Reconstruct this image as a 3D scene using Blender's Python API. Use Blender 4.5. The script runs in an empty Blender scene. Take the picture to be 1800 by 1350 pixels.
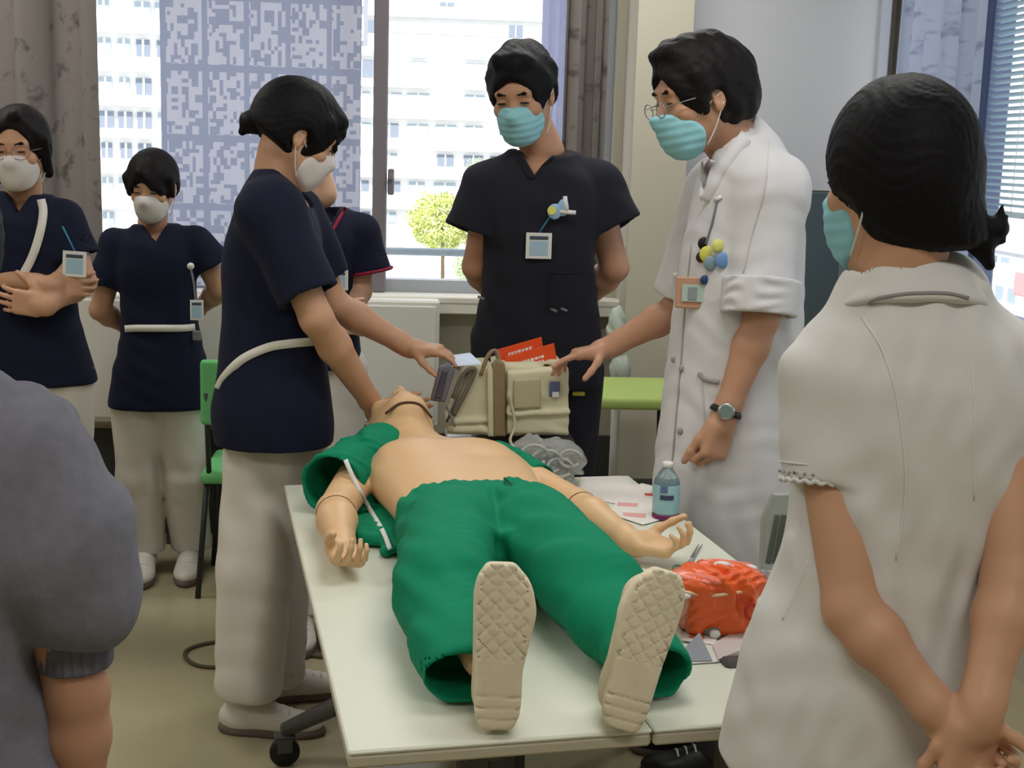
import bpy, bmesh, math, random
import numpy as np
from mathutils import Vector, Matrix
random.seed(7)
rng = np.random.RandomState(11)
sc = bpy.context.scene
COL = sc.collection
# ------------------------------------------------------------------ camera
FPX = 2313.0; CAM_H = 1.532; PITCH = 0.174; ROLL = 0.030; YAW = 0.0775
def V(*a): return np.array(a, float)
_fw = V(math.sin(YAW)*math.cos(PITCH), math.cos(YAW)*math.cos(PITCH), -math.sin(PITCH))
_r0 = V(math.cos(YAW), -math.sin(YAW), 0); _u0 = np.cross(_r0, _fw)
_rt = math.cos(ROLL)*_r0 + math.sin(ROLL)*_u0
_up = -math.sin(ROLL)*_r0 + math.cos(ROLL)*_u0
cd = bpy.data.cameras.new('camera'); cam = bpy.data.objects.new('camera', cd); COL.objects.link(cam)
cd.sensor_width = 36; cd.lens = FPX/1800*36; cd.clip_start = .05; cd.clip_end = 600
m = Matrix(((_rt[0], _up[0], -_fw[0], 0), (_rt[1], _up[1], -_fw[1], 0), (_rt[2], _up[2], -_fw[2], CAM_H), (0, 0, 0, 1)))
cam.matrix_world = m; sc.camera = cam
# ------------------------------------------------------------------ light and exposure
sc.view_settings.view_transform = 'Standard'; sc.view_settings.look = 'None'
sc.view_settings.gamma = 1; sc.view_settings.use_curve_mapping = False
sc.view_settings.exposure = 0.12
w = bpy.data.worlds.new('sky'); sc.world = w; w.use_nodes = True
bgn = w.node_tree.nodes['Background']; bgn.inputs[0].default_value = (.88, .93, 1.0, 1); bgn.inputs[1].default_value = 1.7
sd = bpy.data.lights.new('sun', 'SUN'); sun = bpy.data.objects.new('sun', sd); COL.objects.link(sun)
sd.energy = 6.5; sd.angle = .01; sd.color = (1, .96, .9); sun.rotation_euler = (math.radians(50), 0, math.radians(-22))
def area(name, loc, rot, sx, sy, e, colr):
    d = bpy.data.lights.new(name, 'AREA'); o = bpy.data.objects.new(name, d); COL.objects.link(o)
    d.shape = 'RECTANGLE'; d.size = sx; d.size_y = sy; d.energy = e; d.color = colr; o.location = loc; o.rotation_euler = rot
    return o
for lx in (-1.9, .6):
    for ly in (.2, 2.3, 4.3):
        area('ceiling_panel_light', (lx, ly, 2.66), (0, 0, 0), 1.2, .35, 15, (1, .985, .95))

# ------------------------------------------------------------------ pixel helpers (a real depth is always given)
def at(px, py, Y):
    d = _fw + _rt*(px-900)/FPX - _up*(py-675)/FPX
    return d*(Y/d[1]) + V(0, 0, CAM_H)
def onz(px, py, z):
    d = _fw + _rt*(px-900)/FPX - _up*(py-675)/FPX
    return d*((z-CAM_H)/d[2]) + V(0, 0, CAM_H)
def onx(px, py, X):
    d = _fw + _rt*(px-900)/FPX - _up*(py-675)/FPX
    return d*(X/d[0]) + V(0, 0, CAM_H)
def mpx(p, n=1.0):                      # n pixels in metres at the point p
    return n*float(np.dot(np.asarray(p)-V(0, 0, CAM_H), _fw))/FPX
def nrm(v):
    v = np.asarray(v, float); return v/np.linalg.norm(v)
# ------------------------------------------------------------------ materials
def lin(c): return tuple(((x/255)/12.92 if x/255 <= .04045 else ((x/255+.055)/1.055)**2.4) for x in c)
MATS = {}
def mat(name, rgb, rough=.6, spec=.3, bump=None, var=0, vscale=8, metal=0, alpha=None, sheen=0, trans=0, sss=0, emit=0, stretch=(1,1,1)):
    if name in MATS: return MATS[name]
    M = bpy.data.materials.new(name); M.use_nodes = True; nt = M.node_tree; b = nt.nodes['Principled BSDF']
    c = lin(rgb)+(1,)
    b.inputs['Base Color'].default_value = c; b.inputs['Roughness'].default_value = rough
    b.inputs['Specular IOR Level'].default_value = spec; b.inputs['Metallic'].default_value = metal
    if sheen: b.inputs['Sheen Weight'].default_value = sheen
    if sss:
        b.inputs['Subsurface Weight'].default_value = sss; b.inputs['Subsurface Radius'].default_value = (.012, .005, .003); b.inputs['Subsurface Scale'].default_value = 1
    if trans: b.inputs['Transmission Weight'].default_value = trans; b.inputs['IOR'].default_value = 1.35
    if alpha is not None: b.inputs['Alpha'].default_value = alpha
    if emit: b.inputs['Emission Color'].default_value = c; b.inputs['Emission Strength'].default_value = emit
    if bump or var:
        tc = nt.nodes.new('ShaderNodeTexCoord'); mp = nt.nodes.new('ShaderNodeMapping'); mp.inputs['Scale'].default_value = stretch
        nt.links.new(tc.outputs['Object'], mp.inputs['Vector'])
    if var:
        n = nt.nodes.new('ShaderNodeTexNoise'); n.inputs['Scale'].default_value = vscale; n.inputs['Detail'].default_value = 4
        nt.links.new(mp.outputs[0], n.inputs['Vector'])
        r = nt.nodes.new('ShaderNodeMix'); r.data_type = 'RGBA'; r.inputs[6].default_value = tuple(x*(1-var) for x in c[:3])+(1,); r.inputs[7].default_value = tuple(min(1, x*(1+var)) for x in c[:3])+(1,)
        nt.links.new(n.outputs[0], r.inputs[0]); nt.links.new(r.outputs[2], b.inputs['Base Color'])
    if bump:
        n = nt.nodes.new('ShaderNodeTexNoise'); n.inputs['Scale'].default_value = bump[0]; n.inputs['Detail'].default_value = 3
        nt.links.new(mp.outputs[0], n.inputs['Vector'])
        bn = nt.nodes.new('ShaderNodeBump'); bn.inputs['Strength'].default_value = bump[1]; bn.inputs['Distance'].default_value = bump[2] if len(bump) > 2 else .002
        nt.links.new(n.outputs[0], bn.inputs['Height']); nt.links.new(bn.outputs[0], b.inputs['Normal'])
    MATS[name] = M; return M
def skin(name, rgb):
    return mat(name, rgb, .5, .35, bump=(180, .12, .001), var=.10, vscale=14, sss=.05)
SK1 = skin('skin_fair', (212, 170, 142)); SK2 = skin('skin_tan', (186, 140, 112)); SK3 = skin('skin_warm', (198, 152, 122))
NAVY = mat('navy_fabric', (27, 31, 50), .85, .12, bump=(420, .25, .0006), var=.12, vscale=5, sheen=.03)
BLACKF = mat('black_fabric', (37, 37, 45), .85, .12, bump=(420, .25, .0006), var=.1, vscale=5, sheen=.03)
WHITEF = mat('white_fabric', (208, 206, 208), .85, .12, bump=(300, .2, .0006), var=.03, vscale=5)
CREAMF = mat('cream_white_fabric', (214, 212, 209), .85, .12, bump=(300, .2, .0006), var=.03, vscale=5)
TROUS = mat('trouser_white_fabric', (214, 208, 200), .85, .12, bump=(300, .2, .0006), var=.04, vscale=4)
GREYF = mat('grey_melange_fabric', (120, 120, 131), .95, .1, bump=(260, .4, .001), var=.22, vscale=70)
GREYR = mat('grey_rib_knit', (102, 102, 114), .95, .1, bump=(260, .4, .001), var=.15, vscale=90)
GREEN = mat('green_scrub_fabric', (14, 128, 92), .8, .15, bump=(300, .2, .0006), var=.12, vscale=4)
GREEND = mat('green_scrub_inside', (8, 62, 44), .9, .1, bump=(300, .2, .0006))
HAIR = mat('black_hair', (14, 13, 17), .6, .16, bump=(150, .6, .002), stretch=(1, 1, .12))
HAIR2 = mat('dark_brown_hair', (22, 18, 19), .6, .16, bump=(150, .6, .002), stretch=(1, 1, .12))
MANIK = mat('manikin_skin_vinyl', (222, 182, 138), .42, .4, var=.04, vscale=6, sss=.05)
MASKW = mat('mask_white', (214, 208, 204), .8, .1, bump=(150, .2, .0008))
MASKB = mat('mask_light_blue', (146, 200, 210), .8, .1, bump=(150, .2, .0008))
STRAPW = mat('white_strap', (226, 222, 214), .7, .2)
DARK = mat('dark_eye', (30, 20, 18), .4, .4)
LIP = mat('lip_colour', (170, 92, 84), .5, .3)
SHOEW = mat('white_shoe_leather', (214, 208, 200), .5, .4, var=.05, vscale=12)
SOLE = mat('grey_sole_rubber', (110, 98, 92), .8, .2)
PLW = mat('white_plastic', (226, 226, 222), .4, .4)
PLB = mat('black_plastic', (18, 18, 20), .45, .4)
PLG = mat('grey_plastic', (120, 122, 128), .45, .4)
CHROME = mat('brushed_metal', (176, 176, 178), .3, .5, metal=.9)
# ------------------------------------------------------------------ objects
def wloc(o):
    l = V(0, 0, 0)
    while o is not None: l = l + np.array(o.location); o = o.parent
    return l
def mk(name, verts, faces, M, parent=None, smooth=True, label=None):
    me = bpy.data.meshes.new(name); vs = np.asarray(verts, float)
    o_ = wloc(parent) if parent is not None else V(0, 0, 0)
    origin = V(0, 0, 0)
    if parent is None: origin = V((vs[:, 0].min()+vs[:, 0].max())/2, (vs[:, 1].min()+vs[:, 1].max())/2, vs[:, 2].min())
    vs = vs - o_ - origin
    if isinstance(faces, np.ndarray) and len(faces):
        nf = len(faces); k = faces.shape[1]
        me.vertices.add(len(vs)); me.vertices.foreach_set('co', vs.astype(np.float32).ravel())
        me.loops.add(nf*k); me.loops.foreach_set('vertex_index', faces.astype(np.int32).ravel())
        me.polygons.add(nf); me.polygons.foreach_set('loop_start', np.arange(0, nf*k, k, dtype=np.int32))
        me.update(calc_edges=True)
    else:
        me.from_pydata([tuple(v) for v in vs], [], [tuple(f) for f in faces])
        bm = bmesh.new(); bm.from_mesh(me); bmesh.ops.recalc_face_normals(bm, faces=bm.faces); bm.to_mesh(me); bm.free()
    if smooth: me.polygons.foreach_set('use_smooth', np.ones(len(me.polygons), dtype=bool))
    me.materials.append(M)
    o = bpy.data.objects.new(name, me); COL.objects.link(o)
    if parent is not None: o.parent = parent
    else: o.location = origin
    if label: o['label'] = label
    return o
def tag(o, label=None, cat=None, group=None, kind=None):
    if label: o['label'] = label
    if cat: o['category'] = cat
    if group: o['group'] = group
    if kind: o['kind'] = kind
    return o
def thing(name, loc, label, cat, group=None):
    o = bpy.data.objects.new(name, None); COL.objects.link(o); o.location = tuple(float(x) for x in loc); o.empty_display_size = .05
    return tag(o, label, cat, group)
class MB:
    """collects simple solids for one mesh object"""
    def __init__(s): s.v = []; s.f = []
    def add(s, vs, fs):
        n = len(s.v); s.v += [tuple(v) for v in vs]; s.f += [tuple(i+n for i in f) for f in fs]; return s
    def box(s, c, h, R=None, bev=0):
        c = V(*c); h = V(*h); R = np.eye(3) if R is None else R
        if bev:
            b = min(bev, min(h)*.95); vs = []; idx = {}
            for sx in (-1, 1):
                for sy in (-1, 1):
                    for sz in (-1, 1):
                        for ax in range(3):
                            q = V(sx, sy, sz)*(h-b); q[ax] = (sx, sy, sz)[ax]*h[ax]; idx[(sx, sy, sz, ax)] = len(vs); vs.append(q)
            fs = []
            for ax in range(3):
                a1, a2 = (ax+1) % 3, (ax+2) % 3
                for sg in (-1, 1):
                    ring = []
                    for s1, s2 in ((-1, -1), (1, -1), (1, 1), (-1, 1)):
                        k = [0, 0, 0]; k[ax] = sg; k[a1] = s1; k[a2] = s2; ring.append(idx[(k[0], k[1], k[2], ax)])
                    fs.append(ring)
                for s1 in (-1, 1):
                    for s2 in (-1, 1):
                        ka = [0, 0, 0]; kb = [0, 0, 0]; ka[ax] = -1; kb[ax] = 1; ka[a1] = kb[a1] = s1; ka[a2] = kb[a2] = s2
                        fs.append([idx[tuple(ka)+(a1,)], idx[tuple(kb)+(a1,)], idx[tuple(kb)+(a2,)], idx[tuple(ka)+(a2,)]])
            for sx in (-1, 1):
                for sy in (-1, 1):
                    for sz in (-1, 1): fs.append([idx[(sx, sy, sz, a)] for a in range(3)])
        else:
            vs = [V(x, y, z)*h for x in (-1, 1) for y in (-1, 1) for z in (-1, 1)]
            fs = [(0, 1, 3, 2), (4, 6, 7, 5), (0, 4, 5, 1), (2, 3, 7, 6), (0, 2, 6, 4), (1, 5, 7, 3)]
        return s.add([c+R@q for q in vs], fs)
    def tube(s, pts, r, n=10, cap=True, sx=1.0):
        pts = [np.asarray(p, float) for p in pts]; N = len(pts); rs = r if hasattr(r, '__len__') else [r]*N
        vs = []; prev = None
        for i, p in enumerate(pts):
            t = nrm(pts[min(i+1, N-1)]-pts[max(i-1, 0)])
            if prev is None:
                a = V(0, 0, 1) if abs(t[2]) < .9 else V(1, 0, 0); x = nrm(np.cross(t, a))
            else: x = nrm(prev-t*np.dot(prev, t))
            prev = x; y = np.cross(t, x)
            for k in range(n):
                an = 2*math.pi*k/n; vs.append(p+(x*math.cos(an)*sx+y*math.sin(an))*rs[i])
        fs = [(i*n+k, i*n+(k+1) % n, (i+1)*n+(k+1) % n, (i+1)*n+k) for i in range(N-1) for k in range(n)]
        if cap: fs += [tuple(range(n))[::-1], tuple((N-1)*n+k for k in range(n))]
        return s.add(vs, fs)
    def lathe(s, c, prof, n=24, up=(0, 0, 1), cap=True):
        c = V(*c); u = nrm(up); a = V(1, 0, 0) if abs(u[0]) < .9 else V(0, 1, 0); x = nrm(np.cross(u, a)); y = np.cross(u, x); vs = []
        for r, z in prof:
            for k in range(n):
                an = 2*math.pi*k/n; vs.append(c+u*z+(x*math.cos(an)+y*math.sin(an))*max(r, 1e-5))
        N = len(prof); fs = [(i*n+k, i*n+(k+1) % n, (i+1)*n+(k+1) % n, (i+1)*n+k) for i in range(N-1) for k in range(n)]
        if cap: fs += [tuple(range(n))[::-1], tuple((N-1)*n+k for k in range(n))]
        return s.add(vs, fs)
    def prism(s, poly, d):                      # polygon (3d points) extruded by vector d
        n = len(poly); vs = [V(*p) for p in poly]+[V(*p)+V(*d) for p in poly]
        return s.add(vs, [tuple(range(n))[::-1], tuple(range(n, 2*n))]+[(i, (i+1) % n, n+(i+1) % n, n+i) for i in range(n)])
    def build(s, name, M, parent=None, smooth=False, label=None):
        return mk(name, s.v, s.f, M, parent, smooth, label)
def rotz(a): return np.array([[math.cos(a), -math.sin(a), 0], [math.sin(a), math.cos(a), 0], [0, 0, 1]])
def axes(x, y, z): return np.array([x, y, z]).T
def spline(P, n=8):
    P = [np.asarray(p, float) for p in P]; Q = [2*P[0]-P[1]]+P+[2*P[-1]-P[-2]]; out = []
    for i in range(1, len(Q)-2):
        for k in range(n):
            t = k/n; a, b, c, d = Q[i-1:i+3]
            out.append(.5*((2*b)+(c-a)*t+(2*a-5*b+4*c-d)*t*t+(3*b-a-3*c+d)*t**3))
    out.append(P[-1]); return out
# ------------------------------------------------------------------ implicit surfaces -> one continuous mesh
def _smin(a, b, k):
    if k <= 0: return np.minimum(a, b)
    h = np.clip(.5+.5*(b-a)/k, 0, 1); return b*(1-h)+a*h-k*h*(1-h)
class Field:
    def __init__(s): s.ops = []
    def op(s, fn, c, R, mode='add', k=.0): s.ops.append((fn, np.asarray(c, float), R, mode, k)); return s
    def cone(s, a, b, ra, rb, k=.01, side=None, e=1.0, mode='add'):
        a = np.asarray(a, float); b = np.asarray(b, float); ab = b-a; L2 = max(float(ab@ab), 1e-9)
        if side is not None: sd_ = nrm(side)
        def fn(p):
            q = p-a; t = np.clip((q@ab)/L2, 0, 1); q = q-t[..., None]*ab; r = ra+(rb-ra)*t
            if side is None: return np.sqrt((q*q).sum(-1))-r
            qs = q@sd_; l = np.sqrt(np.maximum((q*q).sum(-1)-qs*qs, 0)+(qs/e)**2); return (l-r)*min(1, 1)
        return s.op(fn, (a+b)/2, math.sqrt(L2)/2+max(ra, rb)*max(1, e), mode, k)
    def ell(s, c, r, R=None, k=.01, mode='add'):
        c = np.asarray(c, float); r = np.asarray(r if hasattr(r, '__len__') else (r, r, r), float); R = np.eye(3) if R is None else R
        def fn(p):
            q = (p-c)@R; a = np.sqrt(((q/r)**2).sum(-1)); b = np.sqrt(((q/r**2)**2).sum(-1)); return a*(a-1)/np.maximum(b, 1e-6)
        return s.op(fn, c, max(r), mode, k)
    def box(s, c, h, R=None, rad=.01, k=.0, mode='add'):
        c = np.asarray(c, float); h = np.asarray(h, float)-rad; R = np.eye(3) if R is None else R
        def fn(p):
            q = np.abs((p-c)@R)-h; return np.sqrt((np.maximum(q, 0)**2).sum(-1))+np.minimum(q.max(-1), 0)-rad
        return s.op(fn, c, float(np.linalg.norm(h))+rad, mode, k)
    def loft(s, st, side=(1, 0, 0), n=2.3, grow=0, k=.0, mode='add', lo=None, hi=None, round_=.012):
        """st = [(centre, half width, half depth)...] from bottom to top"""
        cs = np.array([np.asarray(x[0], float) for x in st]); o = cs[0]; u = nrm(cs[-1]-cs[0]); sd_ = nrm(np.asarray(side, float)-u*np.dot(side, u)); g = np.cross(u, sd_)
        T = (cs-o)@u; tt = np.linspace(T[0], T[-1], 90)
        def sm(v):
            y = np.interp(tt, T, v); ker = np.ones(9)/9; yp = np.pad(y, 4, mode='edge'); return np.convolve(yp, ker, 'valid')
        A = sm([x[1]+grow for x in st]); B = sm([x[2]+grow for x in st]); CS = sm((cs-o)@sd_); CF = sm((cs-o)@g)
        t0 = T[0] if lo is None else lo; t1 = T[-1]+grow if hi is None else hi
        def fn(p):
            q = p-o; t = q@u; a = np.interp(t, tt, A); b = np.interp(t, tt, B); x = q@sd_-np.interp(t, tt, CS); y = q@g-np.interp(t, tt, CF)
            m_ = (np.abs(x/a)**n+np.abs(y/b)**n)**(1/n); d = (m_-1)*np.minimum(a, b)
            e = np.maximum(t-t1, t0-t); return -_smin(-d, -e, round_)
        c = (cs[0]+cs[-1])/2
        return s.op(fn, c, np.linalg.norm(cs[-1]-cs[0])/2+max(A.max(), B.max()), mode, k)
    def prism(s, A, B, C, d, d0, d1, k=.004, mode='sub'):
        """triangle A,B,C swept along d from d0 to d1"""
        A, B, C = [np.asarray(x, float) for x in (A, B, C)]; d = nrm(d); cen = (A+B+C)/3; pl = []
        for p, q in ((A, B), (B, C), (C, A)):
            nn = nrm(np.cross(q-p, d)); 
            if np.dot(cen-p, nn) > 0: nn = -nn
            pl.append((p, nn))
        def fn(p):
            v = np.maximum.reduce([(p-a)@n_ for a, n_ in pl]); t = (p-A)@d; return np.maximum(v, np.maximum(t-d1, d0-t))
        R = max(np.linalg.norm(x-cen) for x in (A, B, C))+max(abs(d0), abs(d1))
        return s.op(fn, cen, R, mode, k)
    def half(s, p0, n_, c, R, mode='sub', k=.003):       # removes the side the normal points to
        p0 = np.asarray(p0, float); n_ = nrm(n_)
        c = np.asarray(c, float); return s.op(lambda p: np.maximum(-((p-p0)@n_), np.sqrt(((p-c)**2).sum(-1))-R), c, R, mode, k)
    def disp(s, fn): s.ops.append((fn, None, 0, 'disp', 0)); return s
    def _eval(s, P, cen=None, rad=0):
        D = np.full(P.shape[:-1], 1.0)
        for fn, c, R, mode, k in s.ops:
            if cen is None or c is None: sel = slice(None); pp = P
            else:
                if mode == 'int': idx = np.arange(len(cen))
                else: idx = np.nonzero(((cen-c)**2).sum(-1) < (R+rad+.05+k)**2)[0]
                if len(idx) == 0: continue
                sel = idx; pp = P[idx]
            v = fn(pp)
            if mode == 'add': D[sel] = _smin(D[sel], v, k)
            elif mode == 'sub': D[sel] = -_smin(-D[sel], v, k)
            elif mode == 'int': D[sel] = -_smin(-D[sel], -v, k)
            else: D[sel] = D[sel]+v
        return D
    def mesh(s, h=.005):
        lo = np.min([c-R for fn, c, R, m_, k in s.ops if m_ == 'add'], axis=0)-.02; hi = np.max([c+R for fn, c, R, m_, k in s.ops if m_ == 'add'], axis=0)+.02
        B = 10; nb = np.ceil((hi-lo)/h/B).astype(int)+1; n = nb*B
        I = np.stack(np.meshgrid(*[np.arange(x) for x in nb], indexing='ij'), -1).reshape(-1, 3)
        cen = lo+(I*B+(B-1)/2)*h; hd = h*B*.5*1.7321
        Dc = np.concatenate([s._eval(cen[i:i+20000]) for i in range(0, len(cen), 20000)])
        D = np.repeat(np.repeat(np.repeat(Dc.reshape(nb), B, 0), B, 1), B, 2).astype(np.float32)
        D = np.where(D < 0, -1, 1).astype(np.float32)
        keep = np.nonzero(np.abs(Dc) < hd*1.7+.006)[0]
        off = np.stack(np.meshgrid(*[np.arange(B)]*3, indexing='ij'), -1).reshape(-1, 3)
        for i in range(0, len(keep), 400):
            kk = keep[i:i+400]; ip = I[kk][:, None, :]*B+off[None]; d = s._eval(lo+ip*h, cen[kk], hd)
            D[ip[..., 0], ip[..., 1], ip[..., 2]] = d
        D[[0, -1]] = 1; D[:, [0, -1]] = 1; D[:, :, [0, -1]] = 1
        S = D < 0
        c8 = S[:-1, :-1, :-1].astype(np.int8)
        tot = sum(S[a:n[0]-1+a, b:n[1]-1+b, c:n[2]-1+c].astype(np.int8) for a in (0, 1) for b in (0, 1) for c in (0, 1))
        act = np.argwhere((tot > 0) & (tot < 8)); ids = np.full(c8.shape, -1, np.int32); ids[act[:, 0], act[:, 1], act[:, 2]] = np.arange(len(act))
        cor = [(a, b, c) for a in (0, 1) for b in (0, 1) for c in (0, 1)]
        vals = {k: D[act[:, 0]+k[0], act[:, 1]+k[1], act[:, 2]+k[2]] for k in cor}
        acc = np.zeros((len(act), 3)); cnt = np.zeros(len(act))
        for k1 in cor:
            for ax in range(3):
                if k1[ax]: continue
                k2 = list(k1); k2[ax] = 1; k2 = tuple(k2); a, b = vals[k1], vals[k2]; m_ = (a < 0) != (b < 0); t = np.where(m_, a/np.where(m_, a-b, 1), 0)
                pt = np.tile(np.array(k1, float), (len(act), 1)); pt[:, ax] = t; acc += pt*m_[:, None]; cnt += m_
        vert = lo+(act+acc/cnt[:, None])*h; F = []
        for ax in range(3):
            a1, a2 = (ax+1) % 3, (ax+2) % 3; sl0 = [slice(None)]*3; sl1 = [slice(None)]*3; sl0[ax] = slice(0, -1); sl1[ax] = slice(1, None)
            e = np.argwhere(S[tuple(sl0)] != S[tuple(sl1)])
            e = e[(e[:, a1] > 0) & (e[:, a2] > 0) & (e[:, a1] < n[a1]-1) & (e[:, a2] < n[a2]-1)]
            ins = S[e[:, 0], e[:, 1], e[:, 2]]; q = []
            for d1, d2 in ((-1, -1), (0, -1), (0, 0), (-1, 0)):
                c = e.copy(); c[:, a1] += d1; c[:, a2] += d2; q.append(ids[c[:, 0], c[:, 1], c[:, 2]])
            q = np.stack(q, 1); q[~ins] = q[~ins][:, ::-1]; F.append(q)
        return vert, np.concatenate(F)
    def build(s, name, M, parent, h=.005, label=None):
        v, f = s.mesh(h)
        return mk(name, v, f, M, parent, True, label)
def folds(amp, dirv, wl, warp=.5, seed=0):
    """soft cloth folds: ridges across dirv with a wandering phase"""
    d = nrm(dirv); r = np.random.RandomState(seed); w1, w2 = nrm(r.randn(3)), nrm(r.randn(3)); ph = r.rand(4)*6
    def fn(p):
        t = p@d*2*math.pi/wl; a = np.sin(p@w1*2*math.pi/(wl*4.1)+ph[0])*warp*4; b = np.sin(p@w2*2*math.pi/(wl*2.7)+ph[1])
        return -amp*(.5+.5*b)*np.sin(t+a+ph[2])
    return fn
# ================================================================== PEOPLE HELPERS
class Fr:
    """head frame: yaw 0 looks away (+Y), 180 looks at the camera, 90 looks to the left of the picture (-X)"""
    def __init__(s, c, yaw, pitch=0, roll=0, S=1.0):
        y, p, r = map(math.radians, (yaw, pitch, roll)); f = V(-math.sin(y)*math.cos(p), math.cos(y)*math.cos(p), -math.sin(p)); l = nrm(np.cross(V(0, 0, 1), f)); u = np.cross(f, l)
        l2 = l*math.cos(r)+u*math.sin(r); u2 = -l*math.sin(r)+u*math.cos(r)
        s.c = np.asarray(c, float); s.f, s.s, s.u, s.S = f, l2, u2, S; s.R = axes(s.s, s.f, s.u)
    def p(s, a, b, c): return s.c+s.R@(V(a, b, c)*s.S)
def head_skin(F, H, neck, nr=.056):
    S = H.S; e = lambda c, r, k=.01, mode='add': F.ell(H.p(*c), V(*r)*S, H.R, k*S, mode)
    c_ = lambda a, b, r1, r2, k=.01, mode='add': F.cone(H.p(*a), H.p(*b), r1*S, r2*S, k*S, mode=mode)
    e((0, -.008, .03), (.074, .094, .086)); e((0, .030, -.035), (.060, .060, .078), .03); e((0, .052, -.092), (.027, .030, .024), .026)
    for q in (-1, 1):
        c_((q*.050, .0, -.045), (q*.02, .055, -.092), .02, .018, .02)
        e((q*.042, .066, -.022), (.02, .018, .018), .02)
    c_((-.036, .078, .027), (.036, .078, .027), .013, .013, .02)
    c_((0, .084, .012), (0, .106, -.026), .008, .0115, .012)
    for q in (-1, 1): e((q*.0115, .095, -.031), (.009, .011, .008), .006)
    for q in (-1, 1):
        e((q*.031, .099, .008), (.016, .012, .010), .010, 'sub'); e((q*.031, .079, .006), (.0155, .012, .0105), .004)
        e((q*.077, -.006, -.002), (.008, .017, .030), .007); e((q*.084, .001, .0), (.006, .009, .018), .004, 'sub'); e((q*.076, -.002, -.026), (.007, .008, .010), .006)
    e((0, .088, -.058), (.022, .010, .006), .006); e((0, .087, -.068), (.019, .010, .007), .006)
    F.cone(H.p(0, -.022, -.055), neck, nr*S, nr*S*1.12, .02)
def face_parts(H, par, eyes=True, hairm=None, open_=.35):
    R = H.R; S = H.S
    for q in (-1, 1):
        F = Field(); F.ell(H.p(q*.031, .0893, .0035), V(.0125, .0045, .0022+.002*open_)*S, R); F.build('eye', DARK, par, .0016, 'dark lowered eye')
        F = Field(); F.cone(H.p(q*.016, .0945, .0265), H.p(q*.034, .0920, .0290), .0022*S, .0028*S); F.cone(H.p(q*.034, .0920, .0290), H.p(q*.047, .081, .0255), .0028*S, .0012*S); F.build('eyebrow', hairm or HAIR, par, .0022)
def hairfield(H, kind='short', thick=.014, seed=0, nape=-.055, front=.055, wide=1.0):
    F = Field(); S = H.S; e = lambda c, r, k=.012, mode='add': F.ell(H.p(*c), V(*r)*S, H.R, k*S, mode)
    t = thick
    e((0, -.012, .034), (.074*wide+t, .094+t, .086+t)); e((0, -.045, -.02), (.066*wide+t*.6, .05+t, .06), .03)
    # face opening, ears and nape
    e((0, .125, front-.085), (.066, .085, .092), .012, 'sub')
    if kind != 'covered':
        for q in (-1, 1): e((q*.092, .004, -.020), (.030, .028, .036), .01, 'sub')
    F.half(H.p(0, 0, nape), -H.u-H.f*.35, H.c, .25*S, 'sub', .012)
    return F
def strands(F, H, amp=.0022, n=46, seed=0):
    S = H.S; ph = seed*1.7
    def fn(p):
        q = (p-H.c)@H.R/S; a = np.arctan2(q[..., 0], q[..., 2]-.0)+.25*np.sin(q[..., 1]*40+ph); b = np.sin(q[..., 1]*70+3*np.sin(a*3+ph))
        return amp*S*(.6*np.sin(a*n)*.7+.4*np.sin(a*n*.37+b)+.25*b)
    F.disp(fn); return F
def spikes(F, H, amp=.006, seed=0):
    r = np.random.RandomState(seed); W = r.randn(6, 3)*60; P = r.rand(6)*6; S = H.S
    def fn(p):
        q = (p-H.c)@H.R/S; return amp*S*sum(np.sin(q@W[i]+P[i]) for i in range(6))/4
    F.disp(fn); return F
def mask(H, par, M, pleats=True, label=None, drop=0.0, proj=.006):
    F = Field(); S = H.S; g = .0045; proj = proj*.6; e = lambda c, r, k=.01, mode='add': F.ell(H.p(*c), V(*r)*S, H.R, k*S, mode)
    e((0, .030, -.035), (.060+g, .060+g+proj, .078+g)); e((0, .052, -.092), (.029+g, .032+g, .024+g), .03)
    F.cone(H.p(0, .086, .008), H.p(0, .104+proj, -.026), .010*S, .017*S, .02*S); e((0, .07+proj, -.055), (.045, .035, .05), .03)
    for q in (-1, 1): F.cone(H.p(q*.050, .0, -.045), H.p(q*.02, .055, -.092), (.02+g)*S, (.018+g)*S, .02*S)
    if pleats: F.disp(lambda p: .0007*S*np.sin(((p-H.c)@H.u)/S*2*math.pi/.019))
    e((0, .100, -.062+drop), (.082, .105, .058), .004, 'int')
    F.half(H.p(0, .030, 0), -H.f, H.c, .2, 'sub', .004)
    o = F.build('face_mask', M, par, .003, label)
    for q in (-1, 1):
        m_ = MB()
        for z, zz in ((-.032, .012), (-.098, -.030)):
            m_.tube(spline([H.p(q*.064, .034, z), H.p(q*.074, .012, (z+zz)/2), H.p(q*.083, -.012, zz*.5)], 5), .0016*S, 5)
        m_.build('ear_loop', MASKW, o, True)
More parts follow.
